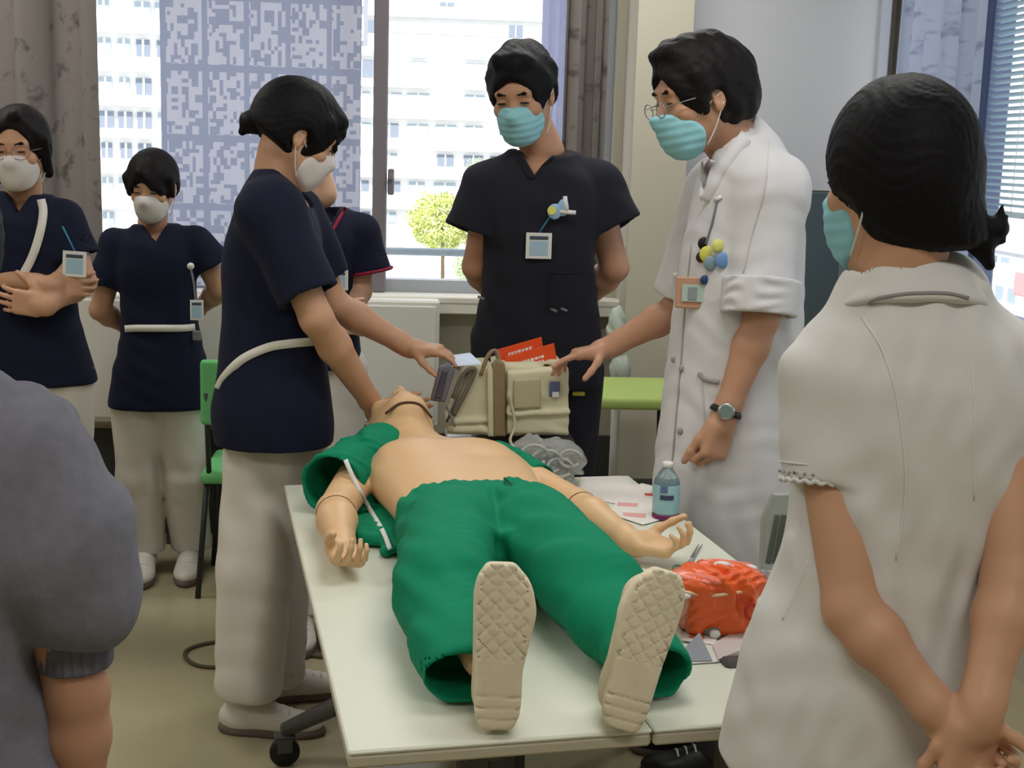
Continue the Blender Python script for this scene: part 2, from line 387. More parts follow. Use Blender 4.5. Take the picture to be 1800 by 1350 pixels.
def hand(F, wr, d, n, th, S=1.0, curl=(25, 25, 25, 25), spread=.09, thumb=(.65, .75, .15), curl2=None, k=.006):
    """wr wrist, d direction of the fingers, n palm normal, th towards the thumb"""
    d = nrm(d); th = nrm(np.asarray(th, float)-d*np.dot(th, d)); n_ = nrm(np.cross(d, th)); n_ = n_ if np.dot(n_, n) > 0 else -n_
    P = lambda a, b, c: wr+(d*a+th*b+n_*c)*S
    R = axes(d, th, n_)
    F.cone(P(-.012, 0, 0), P(.02, 0, 0), .024*S, .026*S, .012, side=th, e=1.15)
    F.box(P(.052, .0, .0), V(.042, .038, .0135)*S, R, .012*S, .012)
    F.ell(P(.035, .022, .008), V(.028, .017, .014)*S, R, .012)
    for i, (off, L, r) in enumerate(((.029, .072, .0084), (.0095, .080, .0087), (-.0105, .075, .0083), (-.0285, .060, .0073))):
        p = P(.088-abs(i-1)*.004, off, 0); a = math.radians(curl[i] if hasattr(curl, '__len__') else curl); dd = nrm(d+th*spread*(1-i*.75)); ang = a*.6
        prev = P(.06, off*.9, 0); F.cone(prev, p, r*S*1.1, r*S*1.08, k)
        for j, fr in enumerate((.45, .31, .24)):
            q = p+(dd*math.cos(ang)+n_*math.sin(ang))*L*fr*S; F.cone(p, q, r*S*(1-.08*j), r*S*(.93-.09*j), k*.5); p = q; ang += a*(1.0 if j == 0 else .8)
    p = P(.022, .026, .006); td = nrm(d*thumb[0]+th*thumb[1]+n_*thumb[2])
    for j, (L, r) in enumerate(((.040, .012), (.034, .0098), (.027, .0088))):
        q = p+td*L*S; F.cone(p, q, r*S, r*S*.9, k); p = q; td = nrm(td+d*.28+n_*.12-th*.12)
def arm(F, sh, el, wr, S=1.0, r=(.046, .040, .027), k=.014):
    sh, el, wr = map(np.asarray, (sh, el, wr)); F.cone(sh, el, r[0]*S, r[1]*S*.95, k)
    m1 = el+(wr-el)*.28; F.cone(el, m1, r[1]*S*.93, r[1]*S*.98, k); F.cone(m1, el+(wr-el)*.85, r[1]*S*.98, r[2]*S, k); F.cone(el+(wr-el)*.85, wr, r[2]*S, r[2]*S*.98, k)
def surfpt(F, px, py, Y, off=.003, near=.42, far=.15):
    """first point of the field's surface along the sight line through a pixel, lifted a little"""
    Ys = np.linspace(Y-near, Y+far, 230); P = np.array([at(px, py, y) for y in Ys]); D = F._eval(P); i = np.nonzero(D < 0)[0]
    if len(i) == 0: return at(px, py, Y-.05)
    i = i[0]; p = P[i] if i == 0 else P[i-1]+(P[i]-P[i-1])*(D[i-1]/max(D[i-1]-D[i], 1e-6)); return p-nrm(p-V(0, 0, CAM_H))*off
def ribbon(F, pts, w, Y, name, M, par, off=.002, th=.003, label=None, n=7, **kw):
    """flat band lying on the surface of field F through the given pixels"""
    C = spline([V(x, y, 0) for x, y in pts], n); P = [surfpt(F, c[0], c[1], Y, off, **kw) for c in C]; N = len(P); vs = []
    for i, p in enumerate(P):
        t = nrm(P[min(i+1, N-1)]-P[max(i-1, 0)]); v = nrm(p-V(0, 0, CAM_H)); s_ = nrm(np.cross(t, v)); o = -v*th
        vs += [p-s_*w/2, p-s_*w/2+o, p+s_*w/2+o, p+s_*w/2]
    fs = [(i*4+k, i*4+(k+1) % 4, (i+1)*4+(k+1) % 4, (i+1)*4+k) for i in range(N-1) for k in range(4)]+[(0, 1, 2, 3), tuple((N-1)*4+k for k in (3, 2, 1, 0))]
    return mk(name, vs, fs, M, par, True, label)
def sil(rows):
    """rows (y, x left, x right, Y, half depth) bottom to top -> loft stations"""
    out = []
    for y, xl, xr, Y, b in rows:
        a, c = at(xl, y, Y), at(xr, y, Y); out.append(((a+c)/2, abs(c[0]-a[0])/2, b))
    return out
def shoe(par, ankle_floor, dirv, L=.25, S=1.0, M=None):
    d = nrm(V(dirv[0], dirv[1], 0)); s_ = V(-d[1], d[0], 0); R = axes(d, s_, V(0, 0, 1)); o = V(ankle_floor[0], ankle_floor[1], 0)
    F = Field(); F.ell(o+d*.135+V(0, 0, .032), (.085, .046, .030), R, .02); F.ell(o+d*.0+V(0, 0, .042), (.062, .037, .045), R, .03); F.ell(o+d*.06+V(0, 0, .045), (.07, .038, .038), R, .03)
    F.cone(o+V(0, 0, .05), o+V(0, 0, .085), .042, .036, .02)
    F.half(o+V(0, 0, .02), V(0, 0, -1), o, .3, 'sub', .003); sh = F.build('shoe', M or SHOEW, par, .005)
    G = Field(); G.ell(o+d*.125+V(0, 0, .012), (.10, .047, .03), R, .02); G.ell(o+d*.01+V(0, 0, .012), (.075, .039, .03), R, .03)
    G.half(o+V(0, 0, .024), V(0, 0, 1), o, .3, 'sub', .002); G.half(o+V(0, 0, .001), V(0, 0, -1), o, .3, 'sub', .002)
    G.build('shoe_sole', SOLE, sh, .005)
    m_ = MB()
    for i in range(3):
        a = .085+i*.022; m_.tube([o+d*a+s_*.022+V(0, 0, .074-i*.006), o+d*a+V(0, 0, .082-i*.006), o+d*a-s_*.022+V(0, 0, .074-i*.006)], .003, 6)
    m_.build('shoelace', PLW, sh, True)
def leg(F, hip, knee, ank, r0, r1, r2, k=.02):
    F.cone(hip, knee, r0, r1, k); F.cone(knee, ank, r1, r2, .02)
def badge(par, c, n, u, w=.05, h=.07, clip=None, M=None, label='white and blue identity card'):
    n = nrm(n); u = nrm(u); s_ = np.cross(u, n); R = axes(s_, u, n); b = MB().box(c, (w/2, h/2, .002), R).build('id_badge', M or PLW, par, label=label)
    MB().box(np.asarray(c)+n*.0025-u*h*.1, (w*.36, h*.28, .0006), R).build('badge_print', mat('badge_blue_print', (164, 194, 212), .5), b)
    MB().box(np.asarray(c)+n*.0025+u*h*.3, (w*.36, h*.07, .0006), R).build('badge_print', mat('badge_dark_print', (70, 80, 96), .5), b)
    if clip is not None: MB().tube([np.asarray(c)+u*h*.5, clip], .0022, 6).build('badge_strap', mat('strap_blue', (60, 150, 190), .5), b, True)
    return b
# ================================================================== ROOM
WY = 5.15; XL = -3.3; XR = 1.85; YB = -1.6; CH = 2.7
def wallmat(name, rgb): return mat(name, rgb, .85, .15, bump=(60, .1, .001), var=.03, vscale=2)
WBEI = wallmat('wall_paint_beige', (188, 182, 164)); WGREY = wallmat('wall_paint_grey', (186, 188, 190))
def S_(o, lab=None):
    o['kind'] = 'structure'
    return o
# floor: glossy beige vinyl with faint large tile joints
fm = bpy.data.materials.new('floor_vinyl_beige'); fm.use_nodes = True; nt = fm.node_tree; b = nt.nodes['Principled BSDF']; b.inputs['Roughness'].default_value = .22; b.inputs['Specular IOR Level'].default_value = .45
tc = nt.nodes.new('ShaderNodeTexCoord'); n1 = nt.nodes.new('ShaderNodeTexNoise'); n1.inputs['Scale'].default_value = 5; n1.inputs['Detail'].default_value = 6; nt.links.new(tc.outputs['Object'], n1.inputs['Vector'])
r = nt.nodes.new('ShaderNodeMix'); r.data_type = 'RGBA'; r.inputs[6].default_value = lin((158, 149, 118))+(1,); r.inputs[7].default_value = lin((176, 167, 136))+(1,); nt.links.new(n1.outputs[0], r.inputs[0]); nt.links.new(r.outputs[2], b.inputs['Base Color'])
n2 = nt.nodes.new('ShaderNodeTexNoise'); n2.inputs['Scale'].default_value = 9; nt.links.new(tc.outputs['Object'], n2.inputs['Vector']); bn = nt.nodes.new('ShaderNodeBump'); bn.inputs['Strength'].default_value = .12; bn.inputs['Distance'].default_value = .004; nt.links.new(n2.outputs[0], bn.inputs['Height']); nt.links.new(bn.outputs[0], b.inputs['Normal'])
S_(MB().box(((XL+XR)/2, (YB+WY)/2, -.05), ((XR-XL)/2+.2, (WY-YB)/2+.2, .05)).build('floor', fm))
S_(MB().box(((XL+XR)/2, (YB+WY)/2, CH+.05), ((XR-XL)/2+.2, (WY-YB)/2+.2, .05)).build('ceiling', wallmat('ceiling_paint_white', (232, 230, 224))))
S_(MB().box((XL-.08, (YB+WY)/2, CH/2), (.08, (WY-YB)/2+.16, CH/2)).build('wall_left', WBEI))
S_(MB().box(((XL+XR)/2, YB-.08, CH/2), ((XR-XL)/2, .08, CH/2)).build('wall_front', WBEI))
SILL = float(at(740, 517, WY)[2]); WT = 2.45
WX0 = -3.0; WX1 = float(at(1076, 300, WY)[0]); COLX = float(at(1092, 300, WY)[0]); COLX2 = float(at(1219, 60, WY-.25)[0])
mb = MB(); T = .12
mb.box(((XL+XR)/2, WY+T, SILL/2), ((XR-XL)/2, T, SILL/2)); mb.box(((XL+XR)/2, WY+T, (WT+CH)/2), ((XR-XL)/2, T, (CH-WT)/2))
mb.box(((XL+WX0)/2, WY+T, (SILL+WT)/2), ((WX0-XL)/2, T, (WT-SILL)/2)); mb.box(((WX1+XR)/2, WY+T, (SILL+WT)/2), ((XR-WX1)/2, T, (WT-SILL)/2))
S_(mb.build('wall_back', WBEI))
# square column in the corner next to the window
S_(MB().box(((COLX+COLX2)/2, WY-.12, CH/2), ((COLX2-COLX)/2, .125, CH/2-.003)).build('wall_column', WBEI))
FRM = mat('window_frame_grey', (132, 124, 128), .45, .4, metal=.2); FRL = mat('window_frame_light', (176, 180, 188), .4, .4)
GLASS = bpy.data.materials.new('window_glass'); GLASS.use_nodes = True; nt = GLASS.node_tree; nt.nodes.clear()
o_ = nt.nodes.new('ShaderNodeOutputMaterial'); tr = nt.nodes.new('ShaderNodeBsdfTransparent'); gl = nt.nodes.new('ShaderNodeBsdfGlossy'); gl.inputs['Roughness'].default_value = .02; mx = nt.nodes.new('ShaderNodeMixShader'); mx.inputs[0].default_value = .06
nt.links.new(tr.outputs[0], mx.inputs[1]); nt.links.new(gl.outputs[0], mx.inputs[2]); nt.links.new(mx.outputs[0], o_.inputs[0])
win = thing('window_1', ((WX0+WX1)/2, WY+.1, SILL), None, None); win['kind'] = 'structure'
fr = MB(); fy = WY+.10
fr.box(((WX0+WX1)/2, fy, SILL+.025), ((WX1-WX0)/2, .04, .025)); fr.box(((WX0+WX1)/2, fy, WT-.025), ((WX1-WX0)/2, .04, .025))
fr.box((WX1-.025, fy, (SILL+WT)/2), (.025, .04, (WT-SILL)/2)); fr.box((WX0+.025, fy, (SILL+WT)/2), (.025, .04, (WT-SILL)/2)); fr.build('window_frame', FRL, win)
mx1, mx2 = float(at(656, 250, WY+.06)[0]), float(at(681, 250, WY+.06)[0])
MB().box(((mx1+mx2)/2, WY+.06, (SILL+WT)/2), ((mx2-mx1)/2, .05, (WT-SILL)/2), bev=.006).build('mullion', FRM, win)
MB().box((-2.05, WY+.06, (SILL+WT)/2), ((mx2-mx1)/2, .05, (WT-SILL)/2), bev=.006).build('mullion', FRM, win)
lk = at(687, 320, WY); MB().box((lk[0], WY+.03, lk[2]), (.012, .02, .05), bev=.004).box((lk[0], WY+.0, lk[2]+.02), (.008, .02, .012), bev=.003).build('window_latch', FRM, win)
for x0, x1 in ((WX0+.05, -2.08), (-2.02, mx1), (mx2, WX1-.05)): MB().box(((x0+x1)/2, fy+.01, (SILL+WT)/2), ((x1-x0)/2, .003, (WT-SILL)/2-.05)).build('pane', GLASS, win)
S_(MB().box(((WX0+WX1)/2+.03, WY-.03, SILL-.012), ((WX1-WX0)/2+.05, .07, .014), bev=.005).box(((WX0+WX1)/2+.03, WY-.085, SILL-.035), ((WX1-WX0)/2+.05, .012, .03), bev=.004).build('window_sill', mat('sill_white', (226, 222, 210), .5, .4)))
# outer guard rail seen through the lower window
rl = at(760, 443, 5.75); ra = thing('guard_rail', (0, 5.75, rl[2]), 'pale blue grey guard rail running outside the lower window', 'railing')
MB().box((-.8, 5.75, rl[2]), (2.4, .02, .016), bev=.006).build('top_rail', mat('rail_blue_grey', (168, 184, 200), .5), ra)
for x in np.arange(-3.0, 1.61, .9): MB().box((x, 5.76, rl[2]-.35), (.012, .012, .34)).build('rail_post', mat('rail_blue_grey', (168, 184, 200), .5), ra)
# ---------- white low panel radiators under the window
def panel_unit(x0, x1, zt, zb, lab, cat='radiator'):
    t = thing('radiator_panel', ((x0+x1)/2, WY-.13, zb), lab, cat, 'radiators under the window'); pw = mat('radiator_enamel', (222, 220, 212), .5, .35)
    MB().box(((x0+x1)/2, WY-.13, (zt+zb)/2), ((x1-x0)/2, .05, (zt-zb)/2), bev=.008).build('casing', pw, t)
    n = 3
    for i in range(n):
        a = x0+(x1-x0)*(i+.04)/n; c = x0+(x1-x0)*(i+.96)/n; MB().box(((a+c)/2, WY-.184, (zt+zb)/2), ((c-a)/2, .006, (zt-zb)/2-.02), bev=.003).build('front_panel', pw, t)
    for sx in (x0+.06, x1-.06): MB().box((sx, WY-.13, zb/2), (.015, .03, zb/2)).build('foot', mat('dark_metal', (60, 60, 60), .5), t)
hx = float(at(772, 600, WY-.18)[0]); hz = float(at(700, 528, WY-.18)[2]); hb = float(at(170, 742, WY-.18)[2])
panel_unit(-.98, hx, hz, hb, 'white panel radiator under the window behind the nurses, nearest the column'); panel_unit(-2.55, -1.02, hz, hb, 'white panel radiator under the window at the far left')
S_(MB().box(((XL+XR)/2, WY-.006, .21), ((XR-XL)/2-.01, .006, .21)).build('lower_band_back', mat('lower_band_dark_grey', (66, 66, 62), .7)))  # dark grey band along the foot of the back wall
# ---------- right wall with the second window
RW0, RW1 = 1.2, 4.95; RS = float(onx(1780, 603, XR)[2]); mb = MB()
mb.box((XR+T, (YB+WY)/2, RS/2), (T, (WY-YB)/2, RS/2)); mb.box((XR+T, (YB+WY)/2, (WT+CH)/2), (T, (WY-YB)/2, (CH-WT)/2))
mb.box((XR+T, (YB+RW0)/2, (RS+WT)/2), (T, (RW0-YB)/2, (WT-RS)/2)); mb.box((XR+T, (RW1+WY)/2, (RS+WT)/2), (T, (WY-RW1)/2, (WT-RS)/2)); S_(mb.build('wall_right', WBEI))
win2 = thing('window_2', (XR+.1, (RW0+RW1)/2, RS), None, None); win2['kind'] = 'structure'; FRB = mat('window_frame_blue_grey', (96, 108, 136), .45, .4)
fr = MB(); fx = XR+.11; fr.box((fx, (RW0+RW1)/2, RS+.025), (.04, (RW1-RW0)/2, .025)); fr.box((fx, (RW0+RW1)/2, WT-.025), (.04, (RW1-RW0)/2, .025))
for y in (RW0+.025, RW1-.025): fr.box((fx, y, (RS+WT)/2), (.04, .025, (WT-RS)/2))
fr.build('window_frame', FRB, win2)
py_ = float(onx(1745, 190, XR+.05)[1]); MB().box((XR+.05, py_, (RS+WT)/2), (.04, .035, (WT-RS)/2), bev=.006).build('mullion', FRB, win2)
MB().box((fx+.01, (RW0+RW1)/2, (RS+WT)/2), (.003, (RW1-RW0)/2-.05, (WT-RS)/2-.05)).build('pane', GLASS, win2)
S_(MB().box((XR-.03, (RW0+RW1)/2, RS-.012), (.07, (RW1-RW0)/2+.04, .014), bev=.005).build('window_sill', mat('sill_white', (226, 222, 210), .5, .4)))
# venetian blind on the right window: every slat a part
bl = thing('venetian_blind', (XR+.02, (RW0+py_)/2, RS+.3), 'pale blue horizontal slat blind hanging in the right hand window', 'blind'); SL = mat('slat_pale_blue', (196, 214, 220), .5, .3)
by0, by1 = RW0+.05, py_-.05; z = WT-.06; sl0 = None; zb_ = RS+.40
MB().box((XR+.02, (by0+by1)/2, WT-.03), (.022, (by1-by0)/2, .018)).build('head_rail', SL, bl)
a_ = math.radians(22); Rb = np.array([[math.cos(a_), 0, math.sin(a_)], [0, 1, 0], [-math.sin(a_), 0, math.cos(a_)]])
z -= .03
while z > zb_:
    if sl0 is None: sl0 = MB().box((XR+.02, (by0+by1)/2, z), (.012, (by1-by0)/2, .0009), Rb).build('slat', SL, bl); z00 = z
    else:
        c = sl0.copy(); COL.objects.link(c); c.parent = bl; c.location = (0, 0, z-z00)
    z -= .0215
MB().box((XR+.02, (by0+by1)/2, zb_-.012), (.012, (by1-by0)/2, .009)).build('bottom_rail', SL, bl)
for y in (by0+.25, (by0+by1)/2, by1-.25): MB().tube([(XR+.006, y, WT-.05), (XR+.006, y, zb_-.01)], .0012, 5).build('ladder_cord', SL, bl)
# whiteboard on the grey wall right of the column, dark board below
gw0, gw1 = COLX2+.003, float(at(1556, 60, WY-.1)[0]); bz = float(at(1440, 335, WY-.1)[2])
t = thing('whiteboard', ((gw0+gw1)/2, WY-.06, bz), 'large light grey whiteboard on the back wall behind the doctor', 'whiteboard')
MB().box(((gw0+gw1)/2, WY-.06, (bz+2.5)/2), ((gw1-gw0)/2, .02, (2.5-bz)/2)).build('writing_surface', mat('whiteboard_grey', (198, 199, 202), .35, .4), t)
MB().box((gw1-.0, WY-.07, (bz+2.5)/2), (.02, .035, (2.5-bz)/2), bev=.005).build('side_rail', mat('rail_pale', (186, 192, 206), .4), t)
t = thing('dark_partition', ((gw0+gw1)/2, WY-.22, 0), 'dark teal grey panel partition standing below the whiteboard', 'partition'); dz = float(at(1440, 338, WY-.2)[2])
MB().box(((gw0+gw1)/2-.05, WY-.2, dz/2+.04), ((gw1-gw0)/2-.04, .02, dz/2-.04), bev=.004).build('panel', mat('panel_teal_grey', (80, 94, 98), .8), t)
for x in (gw0+.02, gw1-.14): MB().box((x, WY-.2, dz/2), (.014, .026, dz/2), bev=.004).box((x, WY-.2, .012), (.03, .16, .012), bev=.004).build('post', mat('post_grey', (110, 118, 122), .5), t)
# ================================================================== CURTAINS
def curtain_mat(name, base, fig, scale, transl, thr=.5, squares=False):
    M = bpy.data.materials.new(name); M.use_nodes = True; nt = M.node_tree; nt.nodes.clear(); L = nt.links.new; N = nt.nodes.new
    out = N('ShaderNodeOutputMaterial'); dif = N('ShaderNodeBsdfDiffuse'); tl = N('ShaderNodeBsdfTranslucent'); mx = N('ShaderNodeMixShader'); mx.inputs[0].default_value = transl
    uv = N('ShaderNodeTexCoord'); mp = N('ShaderNodeMapping'); L(uv.outputs['UV'], mp.inputs[0])
    mp.inputs['Scale'].default_value = scale
    mr = N('ShaderNodeMix'); mr.data_type = 'RGBA'; mr.inputs[6].default_value = lin(base)+(1,); mr.inputs[7].default_value = lin(fig)+(1,)
    if squares:
        sx = N('ShaderNodeSeparateXYZ'); L(mp.outputs[0], sx.inputs[0])
        def math_(op, a, b=None, c=None):
            n = N('ShaderNodeMath'); n.operation = op
            for i, v in enumerate((a, b, c)):
                if v is None: continue
                if isinstance(v, (int, float)): n.inputs[i].default_value = v
                else: L(v, n.inputs[i])
            return n.outputs[0]
        fx = math_('FRACT', sx.outputs[0]); fy = math_('FRACT', sx.outputs[1])
        inx = math_('MULTIPLY', math_('GREATER_THAN', fx, .13), math_('GREATER_THAN', fy, .10))
        # small broken strokes inside every square: random cells of a fine grid
        def cells(kx, ky, thr):
            m2 = N('ShaderNodeVectorMath'); m2.operation = 'MULTIPLY'; m2.inputs[1].default_value = (kx, ky, 0); L(mp.outputs[0], m2.inputs[0]); fl = N('ShaderNodeVectorMath'); fl.operation = 'FLOOR'; L(m2.outputs[0], fl.inputs[0])
            wn = N('ShaderNodeTexWhiteNoise'); wn.noise_dimensions = '3D'; L(fl.outputs[0], wn.inputs['Vector']); return math_('GREATER_THAN', wn.outputs['Value'], thr)
        st = math_('MAXIMUM', cells(12, 9, .58), cells(6, 18, .74)); fac = math_('MULTIPLY', math_('MULTIPLY', inx, st), .62)
        L(fac, mr.inputs[0])
    else:
        n = N('ShaderNodeTexNoise'); n.inputs['Scale'].default_value = 1; n.inputs['Detail'].default_value = 3; n.inputs['Roughness'].default_value = .6; L(mp.outputs[0], n.inputs['Vector'])
        cr = N('ShaderNodeValToRGB'); cr.color_ramp.elements[0].position = thr; cr.color_ramp.elements[1].position = thr+.12; L(n.outputs[0], cr.inputs[0]); L(cr.outputs[0], mr.inputs[0])
    L(mr.outputs[2], dif.inputs[0]); L(mr.outputs[2], tl.inputs[0]); L(dif.outputs[0], mx.inputs[1]); L(tl.outputs[0], mx.inputs[2]); L(mx.outputs[0], out.inputs[0]); return M
def curtain(name, M, p0, p1, z0, z1, amp, waves, lab, seed=0, skew=0.0, gather=0):
    """pleated cloth hanging between the floor points p0 and p1"""
    r = np.random.RandomState(seed); nu, nv = max(int(waves*14), 40), 36; p0 = V(*p0, 0); p1 = V(*p1, 0); d = p1-p0; L_ = np.linalg.norm(d); d = d/L_; n_ = V(-d[1], d[0], 0); ph = r.rand(6)*6; vs = []; uv = []
    for j in range(nv+1):
        z = z0+(z1-z0)*j/nv
        for i in range(nu+1):
            t = i/nu; w_ = amp*(1+.25*(1-j/nv))*(math.sin(t*waves*2*math.pi+.5*math.sin(t*9+ph[0])+.12*math.sin(z*3+ph[1]))+.25*math.sin(t*waves*5.1+ph[2]+z))
            vs.append(p0+d*(t*L_+.3*amp*math.sin(t*waves*4*math.pi)+skew*(1-j/nv)*(1-t)+gather*(t-.5)*(1-j/nv))+n_*w_+V(0, 0, z)); uv.append((t*L_*1.15, z))
    fs = [(j*(nu+1)+i, j*(nu+1)+i+1, (j+1)*(nu+1)+i+1, (j+1)*(nu+1)+i) for j in range(nv) for i in range(nu)]
    o = mk(name, np.array(vs), np.array(fs), M, None, True); l = o.data.uv_layers.new(name='uv'); li = np.array(fs).ravel(); l.data.foreach_set('uv', np.array(uv, np.float32)[li].ravel())
    tag(o, lab, 'curtain'); return o
cy = WY-.16
BROWNC = curtain_mat('curtain_grey_brown_print', (130, 123, 118), (92, 86, 82), (16, 11, 1), .12, .56)
SHEER = curtain_mat('curtain_blue_sheer_print', (146, 152, 172), (206, 204, 214), (5.7, 3.9, 1), .6, squares=True)
STRIPC = curtain_mat('curtain_blue_plain', (170, 174, 204), (212, 212, 228), (14, 14, 1), .6, .6)
X = lambda px, Y=cy: float(at(px, 250, Y)[0])
curtain('curtain', BROWNC, (-3.2, cy), (X(178), cy), SILL+.006, 2.52, .035, 9, 'heavy grey brown printed curtain hanging at the far left', 1, 0)
curtain('curtain', SHEER, (X(284, WY-.06), WY-.06), (X(634, WY-.06), WY-.06), SILL+.02, 2.50, .004, 5, 'flat blue grey curtain printed with rows of little white squares', 2)
curtain('curtain', STRIPC, (X(946, WY-.05), WY-.05), (X(996, WY-.05), WY-.05), SILL+.02, 2.5, .008, 2, 'narrow pale lilac curtain strip behind the tall man', 3)
curtain('curtain', BROWNC, (X(988), cy), (X(1062), cy), SILL-.35, 2.52, .03, 2.5, 'dark grey brown gathered curtain beside the corner column', 4)
RCUR = curtain_mat('curtain_blue_grey_folds', (168, 176, 196), (134, 142, 166), (12, 16, 1), .4, .54)
yA, yB = float(onx(1578, 60, XR-.09)[1]), float(onx(1738, 60, XR-.09)[1])
curtain('curtain', RCUR, (XR-.09, min(yA, 5.0)), (XR-.09, yB), RS-.25, 2.52, .03, 6, 'bluish grey curtain drawn aside at the right hand window', 5)
# ================================================================== OUTSIDE
BW = mat('far_wall_white', (238, 238, 236), .9, .1); BW2 = mat('far_wall_grey', (196, 198, 204), .9, .1); GW = mat('far_window_glass', (160, 176, 186), .5, .4); GD = mat('far_window_dark', (124, 134, 150), .5, .4)
GRD = MB().box((0, 260, -20.5), (420, 250, .5)).build('ground_outside', mat('ground_asphalt', (170, 172, 172), .9)); GRD['kind'] = 'structure'
def slab_building(px0, px1, ptop, pbot, Y, rows, lab, wallm, cols, band=True, ang=0, seed=0, glass=GW):
    """far building: floors (window row centres in pixels), each window a part"""
    r = np.random.RandomState(seed); a = at(px0, ptop, Y); c = at(px1, ptop, Y); x0, x1, zt = a[0], c[0], a[2]
    t = thing('building', ((x0+x1)/2, Y, -20), lab, 'building'); Rz = rotz(ang); o = V((x0+x1)/2, Y, 0); W = (x1-x0)/2
    P = lambda x, y, z: tuple(o+Rz@V(x, y, 0)+V(0, 0, z))
    MB().box(P(0, 6.0, (zt-20)/2), (W, 6, (zt+20)/2), Rz).build('facade', wallm, t)
    w0 = None
    for py, ph in rows:
        z = at((px0+px1)/2, py, Y)[2]; hh = mpx(at(900, py, Y), ph)/2
        MB().box(P(0, -.35, z+hh*1.9), (W, .45, .12), Rz).build('ledge', wallm, t)
        for i in range(cols):
            if r.rand() < .14: continue
            xx = -W+(i+.5)*2*W/cols; ww = W/cols*(.52+.3*r.rand())
            f = MB().box(P(xx, -.06, z), (ww, .10, hh), Rz).build('window', glass if r.rand() < .7 else GD, t)
            MB().box(P(xx, -.17, z), (.07, .03, hh), Rz).build('window_bar', wallm, f)
    MB().box(P(0, 6.0, zt+.4), (W+.3, 6.3, .4), Rz).build('roof', wallm, t)
    return t
slab_building(560, 1010, 96, 560, 118, [(126, 30), (178, 24), (232, 24), (282, 20), (330, 18), (384, 18)], 'white hospital block with rows of windows seen through the window beside the tall man', BW, 9, seed=3)
slab_building(60, 330, -160, 560, 84, [(-100, 26), (-44, 26), (14, 26), (82, 28), (150, 28), (210, 28), (264, 26), (324, 24), (384, 22)], 'white apartment block with window bands seen in the gap beside the left curtain', BW, 8, ang=.16, seed=5)
slab_building(300, 640, -40, 560, 136, [(30, 26), (90, 26), (150, 26), (210, 26), (270, 24), (330, 24)], 'pale grey block behind the printed blue curtain', BW2, 8, seed=8)
slab_building(560, 1060, -260, 560, 190, [(-180, 22), (-120, 22), (-60, 22), (0, 22), (52, 20)], 'taller white block rising behind the hospital block', BW, 12, seed=9, glass=BW2)
# low annex, road and a parked van seen over the rail
q = at(760, 480, 60); t = thing('annex_building', (q[0], 60, -20), 'low white flat roofed annex just above the window sill', 'building')
MB().box((q[0], 66, (q[2]-20)/2+.2), (9, 6, (q[2]+20)/2)).build('wall', BW, t); MB().box((q[0], 66, q[2]+.4), (9.3, 6.3, .25)).build('roof', mat('roof_white', (234, 234, 234), .8), t)
for i in range(5): MB().box((q[0]-6+i*3, 59.97, q[2]-2.2), (.9, .06, .8)).build('window', GW, t)
# tree of bright yellow green leaves outside
def leaf_tree(px, py, Y, rpx, lab, rgb, n=5200, seed=1):
    c = at(px, py, Y); R_ = mpx(c, rpx); r = np.random.RandomState(seed); t = thing('tree', (c[0], c[1], -20), lab, 'tree')
    d = r.randn(n, 3); d /= np.linalg.norm(d, axis=1)[:, None]; rad = (.55+.45*r.rand(n)**.5)*(1+.22*np.sin(d[:, 0]*5+1)*np.sin(d[:, 2]*6+d[:, 1]*4)); P = c+d*rad[:, None]*R_*V(1.15, .8, 1); s_ = R_*.055
    a = r.randn(n, 3); a /= np.linalg.norm(a, axis=1)[:, None]; b_ = np.cross(a, r.randn(n, 3)); b_ /= np.linalg.norm(b_, axis=1)[:, None]
    vs = np.stack([P-a*s_, P+b_*s_*.6, P+a*s_, P-b_*s_*.6], 1).reshape(-1, 3); fs = np.arange(4*n).reshape(-1, 4)
    o = mk('foliage', vs, fs, mat('leaf_'+lab.split()[0], rgb, .6, .3, var=.35, vscale=.8), t, False); o['kind'] = 'stuff'
    MB().tube([(c[0], c[1], -20), (c[0]+.2, c[1], (c[2]-20)/2), tuple(c)], [R_*.14, R_*.11, R_*.05], 8).build('trunk', mat('bark', (92, 78, 62), .9), t, True)
leaf_tree(778, 392, 42, 52, 'bright yellow green tree outside the window to the left of the tall man', (196, 206, 120), seed=2)
leaf_tree(834, 470, 38, 34, 'small green bush low outside the window by the tall mans elbow', (170, 196, 130), n=2500, seed=4)
leaf_tree(842, 300, 92, 22, 'faint distant treetop beside the hospital block', (190, 210, 150), n=1200, seed=6)
# city seen through the right window
def city(px0, px1, ptop, X_, rows, cols, lab, wm, seed):
    r = np.random.RandomState(seed); A = onx(px0, ptop, X_); B_ = onx(px1, ptop, X_); ya, yb = min(A[1], B_[1]), max(A[1], B_[1]); zt = A[2]; t = thing('building', (X_, (ya+yb)/2, -20), lab, 'building')
    MB().box((X_+6, (ya+yb)/2, (zt-20)/2), (6, (yb-ya)/2, (zt+20)/2)).build('facade', wm, t); MB().box((X_+6, (ya+yb)/2, zt+.3), (6.3, (yb-ya)/2+.3, .3)).build('roof', BW, t)
    for j in range(rows):
        z = zt-1.8-j*3.1
        MB().box((X_-.2, (ya+yb)/2, z-1.25), (.3, (yb-ya)/2, .1)).build('ledge', BW, t)
        for i in range(cols):
            if r.rand() < .15: continue
            MB().box((X_-.05, ya+(i+.5)*(yb-ya)/cols, z), (.08, (yb-ya)/cols*.32, .75)).build('window', GW if r.rand() < .6 else GD, t)
GRE = mat('roof_mint', (186, 216, 206), .8)
city(1690, 1900, 470, 62, 5, 9, 'white low block with windows outside the right hand window', BW, 1)
city(1640, 1980, 420, 105, 8, 14, 'pale grey block farther out beyond the right hand window', BW2, 2)
